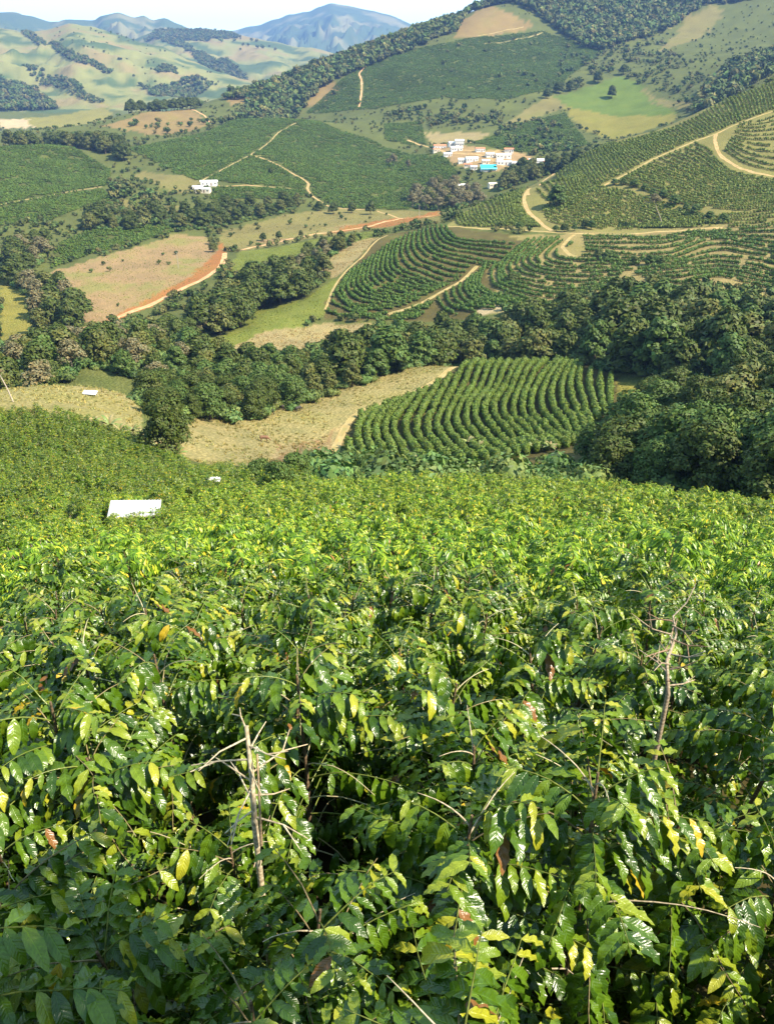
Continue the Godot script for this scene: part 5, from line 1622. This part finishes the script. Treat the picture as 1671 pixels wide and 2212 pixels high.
func build_small_things() -> void:
	# ribbed white panel on the knoll
	var p := at_spot("slatted panel")
	var o := thing("ribbed_panel", "small white ribbed panel on short legs on the grassy knoll", "panel", on_ground(p.x, p.y), -0.15)
	var mat := paint(0.5, 0.4)
	var tilt := Basis(Vector3.RIGHT, 0.3)
	for k in 5:
		var b := Bag.new()
		b.box(Vector3(0.5, 0.04, 1.1), Vector3(-1.04 + k * 0.52, 0.62, 0), Color(0.75, 0.75, 0.78), tilt)
		part("slat_panel", b.mesh(), mat, o)
		if k < 4:
			b = Bag.new()
			b.box(Vector3(0.06, 0.07, 1.14), Vector3(-0.78 + k * 0.52, 0.6, 0), Color(0.4, 0.4, 0.42), tilt)
			part("rib", b.mesh(), mat, o)
	for sx in [-1.1, 1.1]:
		for sz in [-0.45, 0.45]:
			var b := Bag.new()
			b.box(Vector3(0.07, 0.85, 0.07), Vector3(sx, 0.2, sz), Color(0.3, 0.3, 0.3))
			part("leg", b.mesh(), mat, o)
	# white sack
	p = at_spot("white sack")
	o = thing("white_sack", "white stuffed sack lying on top of the coffee right of the white roof", "sack", on_ground(p.x, p.y, 1.7))
	var b2 := Bag.new()
	b2.tube(PackedVector3Array([Vector3(-0.42, 0.0, 0), Vector3(-0.35, 0.04, 0), Vector3(0.0, 0.1, 0.03), Vector3(0.3, 0.05, 0), Vector3(0.42, 0.12, 0)]), 0.2, 0.24, 9, Color(0.78, 0.77, 0.74))
	part("bag", b2.mesh(), paint(0.8, 0.2), o)
	b2 = Bag.new()
	b2.tube(PackedVector3Array([Vector3(0.42, 0.12, 0), Vector3(0.5, 0.16, 0), Vector3(0.58, 0.2, 0)]), 0.05, 0.12, 8, Color(0.75, 0.74, 0.7))
	part("tied_neck", b2.mesh(), paint(0.8, 0.2), o)
	# leaning pole with a dry tuft
	p = at_spot("leaning pole")
	o = thing("dead_palm", "pale bare leaning palm trunk with a dry brown tuft at the left edge", "dead palm", on_ground(p.x, p.y))
	b2 = Bag.new()
	b2.tube(PackedVector3Array([Vector3(0, -0.3, 0), Vector3(-0.5, 2.2, 0), Vector3(-1.35, 5.0, 0)]), 0.13, 0.09, 7, Color(0.62, 0.55, 0.45))
	part("trunk", b2.mesh(), bark_mat, o)
	for i in 9:
		var a := i * 2.4
		b2 = Bag.new()
		b2.tube(PackedVector3Array([Vector3(-1.35, 4.95, 0), Vector3(-1.35 + cos(a) * 0.5, 5.4 + rnd(-0.2, 0.3), sin(a) * 0.5), Vector3(-1.35 + cos(a) * 1.0, 5.1 + rnd(-0.3, 0.3), sin(a) * 1.0)]), 0.07, 0.02, 5, Color(0.42, 0.3, 0.18))
		part("dry_frond", b2.mesh(), bark_mat, o)
	# dead brush on the bare patch at the left
	for i in 3:
		o = thing("dead_brush", ["heap of dry brown brush on the bare patch at the left edge", "second heap of dry brush, right of the first on the bare patch", "dry twiggy bush standing in the coffee left of the white roof"][i], "dead brush", on_ground(BRUSH[i * 2], BRUSH[i * 2 + 1]))
		for k in 26:
			var a := rng.randf() * TAU
			var e := rnd(0.1, 0.9) if i < 2 else rnd(0.7, 1.5)
			var d := Vector3(cos(a) * cos(e), sin(e), sin(a) * cos(e))
			b2 = Bag.new()
			var mid := d * rnd(0.3, 0.6)
			var end := mid + (d + rdir() * 0.5) * rnd(0.4, 0.9)
			b2.tube(PackedVector3Array([Vector3(rnd(-0.3, 0.3), 0, rnd(-0.3, 0.3)), mid, end]), 0.03, 0.012, 5, shade_of(Color(0.42, 0.32, 0.22), 0.25))
			b2.tube(PackedVector3Array([mid, mid + (d + rdir()) * 0.5]), 0.02, 0.01, 4, shade_of(Color(0.45, 0.35, 0.24), 0.25))
			part("twig", b2.mesh(), bark_mat, o)
	# poles
	var where := ["thin pale pole standing in the bare pink field", "power pole by the road below the hamlet", "pole at the corner of the pink field by the road"]
	var spots := [at_spot("field pole"), at_spot("far poles", 0), at_spot("far poles", 1)]
	for i in 3:
		o = thing("utility_pole", where[i], "pole", on_ground(spots[i].x, spots[i].y))
		b2 = Bag.new()
		b2.tube(PackedVector3Array([Vector3(0, -0.5, 0), Vector3(0, 9.0, 0)]), 0.16, 0.12, 7, Color(0.55, 0.52, 0.47))
		part("shaft", b2.mesh(), bark_mat, o)
		b2 = Bag.new()
		b2.box(Vector3(1.6, 0.12, 0.12), Vector3(0, 8.6, 0), Color(0.4, 0.36, 0.3))
		part("cross_arm", b2.mesh(), bark_mat, o)
	# cattle
	where = ["dark cow grazing on the pale pasture below the low wood", "second dark cow, just above and right of the first", "brown cow on the terraced part of the pale pasture", "dark cow higher up the pale pasture to the right"]
	for i in 4:
		p = at_spot("cattle", i)
		o = thing("cow", where[i], "cow", on_ground(p.x, p.y), rnd(0, TAU), "cattle on the pale pasture")
		var tone: Color = [Color(0.03, 0.025, 0.022), Color(0.04, 0.03, 0.025), Color(0.16, 0.08, 0.04), Color(0.03, 0.025, 0.02)][i]
		part("body", cow_body(), hide_of(tone), o)
		for s: float in [-1.0, 1.0]:
			b2 = Bag.new()
			b2.tube(PackedVector3Array([Vector3(0.98, 0.62, s * 0.09), Vector3(0.95, 0.72, s * 0.2), Vector3(1.0, 0.82, s * 0.24)]), 0.022, 0.006, 5, Color(0.6, 0.55, 0.45))
			part("horn", b2.mesh(), bark_mat, o)
	# low shelter with a turquoise roof by the hamlet
	o = thing("shed", "long low shed with a bright turquoise roof below the hamlet", "shed", on_ground(POOL.x, POOL.y), 0.05)
	b2 = Bag.new()
	b2.box(Vector3(14.5, 3.0, 6.0), Vector3(0, 0.6, 0), Color(0.6, 0.57, 0.52))
	part("wall", b2.mesh(), paint(0.9, 0.2), o)
	b2 = Bag.new()
	b2.box(Vector3(15.2, 0.12, 8.2), Vector3(0, 3.1, 0.2), Color(0.04, 0.42, 0.55), Basis(Vector3.RIGHT, 0.42))
	part("roof", b2.mesh(), paint(0.5, 0.4), o)

var hides := {}
func hide_of(tone: Color) -> StandardMaterial3D:
	if not hides.has(tone):
		var m := StandardMaterial3D.new()
		m.albedo_color = tone.linear_to_srgb()
		m.roughness = 0.8
		hides[tone] = m
	return hides[tone]

# one continuous skin round the cow's bones (surface nets over joined capsules), head down to graze
func cow_body() -> ArrayMesh:
	if hides.has("mesh"): return hides["mesh"]
	var bones := [[Vector3(-0.62, 1.05, 0), Vector3(0.45, 1.02, 0), 0.3, 0.31], [Vector3(0.4, 1.02, 0), Vector3(0.85, 0.75, 0), 0.22, 0.13], [Vector3(0.85, 0.75, 0), Vector3(1.02, 0.56, 0), 0.12, 0.11], [Vector3(1.02, 0.56, 0), Vector3(1.12, 0.3, 0), 0.1, 0.07],
		[Vector3(-0.85, 1.15, 0), Vector3(-0.95, 0.55, 0), 0.04, 0.025]]
	for s: float in [-1.0, 1.0]:
		bones.append([Vector3(-0.6, 0.95, s * 0.16), Vector3(-0.55, 0.62, s * 0.17), 0.18, 0.1])
		bones.append([Vector3(-0.55, 0.62, s * 0.17), Vector3(-0.7, 0.4, s * 0.17), 0.09, 0.055])
		bones.append([Vector3(-0.7, 0.4, s * 0.17), Vector3(-0.66, 0.03, s * 0.17), 0.05, 0.05])
		bones.append([Vector3(0.4, 0.9, s * 0.16), Vector3(0.42, 0.42, s * 0.16), 0.13, 0.06])
		bones.append([Vector3(0.42, 0.42, s * 0.16), Vector3(0.44, 0.03, s * 0.16), 0.055, 0.05])
		bones.append([Vector3(0.95, 0.72, s * 0.1), Vector3(0.9, 0.74, s * 0.22), 0.04, 0.025])
	var lo := Vector3(-1.1, -0.08, -0.5)
	var h := 0.05
	var nx := 48; var ny := 33; var nz := 20
	var field := PackedFloat32Array()
	field.resize(nx * ny * nz)
	for x in nx:
		for y in ny:
			for z in nz:
				var p := lo + Vector3(x, y, z) * h
				var d := 9.0
				for bo in bones:
					var ab: Vector3 = bo[1] - bo[0]
					var t := clampf((p - bo[0]).dot(ab) / ab.length_squared(), 0.0, 1.0)
					var q: float = p.distance_to(bo[0] + ab * t) - lerpf(bo[2], bo[3], t)
					var k := clampf(0.5 + 0.5 * (d - q) / 0.07, 0.0, 1.0)
					d = lerpf(d, q, k) - 0.07 * k * (1.0 - k)
				field[(x * ny + y) * nz + z] = d
	var vert := {}
	var b := Bag.new()
	for x in nx - 1:
		for y in ny - 1:
			for z in nz - 1:
				var sum := Vector3.ZERO
				var n := 0
				for e in [[0, 0, 0, 1, 0, 0], [0, 1, 0, 1, 1, 0], [0, 0, 1, 1, 0, 1], [0, 1, 1, 1, 1, 1], [0, 0, 0, 0, 1, 0], [1, 0, 0, 1, 1, 0], [0, 0, 1, 0, 1, 1], [1, 0, 1, 1, 1, 1], [0, 0, 0, 0, 0, 1], [1, 0, 0, 1, 0, 1], [0, 1, 0, 0, 1, 1], [1, 1, 0, 1, 1, 1]]:
					var fa := field[((x + e[0]) * ny + y + e[1]) * nz + z + e[2]]
					var fb := field[((x + e[3]) * ny + y + e[4]) * nz + z + e[5]]
					if (fa < 0) != (fb < 0):
						sum += Vector3(x + e[0], y + e[1], z + e[2]).lerp(Vector3(x + e[3], y + e[4], z + e[5]), fa / (fa - fb))
						n += 1
				if n: vert[Vector3i(x, y, z)] = lo + sum / n * h
	for key in vert:
		var c: Vector3i = key
		for ax in 3:
			var e := Vector3i.ZERO; e[ax] = 1
			var u := Vector3i.ZERO; u[(ax + 1) % 3] = 1
			var w := Vector3i.ZERO; w[(ax + 2) % 3] = 1
			var f0 := field[(c.x * ny + c.y) * nz + c.z]
			var g := c + e
			var f1 := field[(g.x * ny + g.y) * nz + g.z]
			if (f0 < 0) == (f1 < 0) or not (vert.has(c - u) and vert.has(c - w) and vert.has(c - u - w)): continue
			if f0 < 0: b.quad(vert[c], vert[c - w], vert[c - u - w], vert[c - u], Color.WHITE)
			else: b.quad(vert[c], vert[c - u], vert[c - u - w], vert[c - w], Color.WHITE)
	hides["mesh"] = smooth(b).mesh()
	return hides["mesh"]

func build_houses() -> void:
	var tint := {"white": Color(0.62, 0.6, 0.57), "grey": Color(0.5, 0.49, 0.47), "red": Color(0.45, 0.17, 0.09), "blue": Color(0.2, 0.25, 0.5), "cream": Color(0.66, 0.58, 0.45)}
	var label := ["long low house with a red tiled roof at the left end of the hamlet", "white roofed shed beside the tall grey building in the hamlet", "taller grey roofed building at the back of the white cluster", "white walled house with a grey roof below the white cluster", "white roofed house at the lower left of the hamlet", "grey roofed white house right of the lower left white roof", "small grey roofed house in the centre of the hamlet by the lane", "long grey roofed building under the red earth bank", "long white roofed shed below the long grey roof", "white shed at the lower right of the hamlet", "large white building at the right end of the hamlet", "small cream house hidden in the grove right of the pool", "cream house with white roof left in the grove below the hamlet", "small white roofed pump house beside the turquoise pool",
		"long white roofed barn of the farmstead on the middle hill", "dark roofed hut left of the farmstead barn", "low white roofed house in front of the farmstead barn", "white roofed house high on the far slope at the upper right",
		"small red roofed house at the far left end of the hamlet", "red roofed house in the middle back of the hamlet", "red roofed house against the red earth bank", "red roofed house left of the large white building", "little white shed in front of the large white building", "red roofed house at the right end of the hamlet", "white house below the left track of the hamlet", "tiny cream roofed shed between the long grey and white roofs", "red roofed house below the lower left white roof", "white roofed house below the hamlet lane"]
	var wallm := paint(0.85, 0.2)
	var roofm := paint(0.6, 0.4)
	for i in HOUSES.size():
		var q: Array = HOUSES[i]
		var w: float = q[3]; var d: float = q[4]; var h: float = q[5]
		var o := thing("house", label[i], "house", on_ground(q[2][0], q[2][1]), q[6])
		var wall: Color = tint[q[1]]
		var b := Bag.new()
		b.box(Vector3(w, h + 2.0, d), Vector3(0, h / 2.0 - 1.0, 0), wall)
		var rise := d * 0.18
		for s: float in [-1.0, 1.0]: b.tri(Vector3(s * w / 2, h, -d / 2), Vector3(s * w / 2, h + rise, 0), Vector3(s * w / 2, h, d / 2), wall, Vector3(s, 0, 0))
		part("wall", b.mesh(), wallm, o)
		for s: float in [-1.0, 1.0]:
			b = Bag.new()
			var tilt := Basis(Vector3.RIGHT, s * atan2(rise, d / 2))
			b.box(Vector3(w + 0.9, 0.14, d * 0.56), Vector3(0, h + rise * 0.5 + 0.08, s * d * 0.265), tint[q[0]], tilt)
			part("roof_slope", b.mesh(), roofm, o)
		b = Bag.new()
		b.box(Vector3(1.0, 2.1, 0.08), Vector3(w * 0.12, 1.05, d / 2 + 0.03), Color(0.16, 0.1, 0.07))
		part("door", b.mesh(), wallm, o)
		for k in 3:
			b = Bag.new()
			b.box(Vector3(1.1, 1.0, 0.08), Vector3(w * [-0.36, -0.14, 0.36][k], 1.6, d / 2 + 0.03), Color(0.05, 0.06, 0.08))
			part("window", b.mesh(), wallm, o)

# ================================================================
func _ready() -> void:
	rng.seed = 20240611
	# camera, air, sky, sun, exposure
	var cam := Camera3D.new()
	cam.name = "camera"
	add_child(cam)
	cam.position = Vector3(0, EYE_HEIGHT, 0)
	cam.rotation_degrees = Vector3(-28, 0, 0)
	cam.fov = 64.0
	cam.near = 0.05
	cam.far = 30000.0
	cam.current = true
	var sky_look := ProceduralSkyMaterial.new()
	sky_look.sky_top_color = Color(0.5, 0.63, 0.72)
	sky_look.sky_horizon_color = Color(0.86, 0.96, 0.97)
	sky_look.sky_curve = 0.16
	sky_look.sky_energy_multiplier = 1.4
	sky_look.ground_horizon_color = Color(0.45, 0.48, 0.38)
	sky_look.ground_bottom_color = Color(0.16, 0.2, 0.1)
	sky_look.sun_angle_max = 2.0
	var sky := Sky.new()
	sky.sky_material = sky_look
	var env := Environment.new()
	env.background_mode = Environment.BG_SKY
	env.sky = sky
	env.ambient_light_source = Environment.AMBIENT_SOURCE_SKY
	env.tonemap_mode = Environment.TONE_MAPPER_LINEAR
	env.background_energy_multiplier = 0.47
	env.tonemap_exposure = 2.75
	env.fog_enabled = true
	env.fog_density = 0.00008
	env.fog_light_color = Color(0.54, 0.69, 0.96)
	env.sdfgi_enabled = true
	env.ssao_enabled = true
	env.ssil_enabled = true
	var around := WorldEnvironment.new()
	around.name = "environment"
	around.environment = env
	add_child(around)
	var sun := DirectionalLight3D.new()
	sun.name = "sun"
	sun.light_color = Color(1.0, 0.95, 0.86)
	sun.light_energy = 1.6
	sun.light_angular_distance = 0.5
	sun.shadow_enabled = true
	sun.basis = Basis.looking_at(SUN_TRAVEL.normalized(), Vector3.UP)
	add_child(sun)
	# the land
	survey_land()
	build_ground()
	build_roads()
	prepare_coffee()
	prepare_trees()
	build_tufts()
	build_hedges()
	build_far_coffee()
	build_far_woods()
	build_woods()
	build_single_trees()
	build_houses()
	build_roof()
	build_bananas()
	build_small_things()
	build_near_coffee()
	build_dry_plants()
	build_shade_tree()
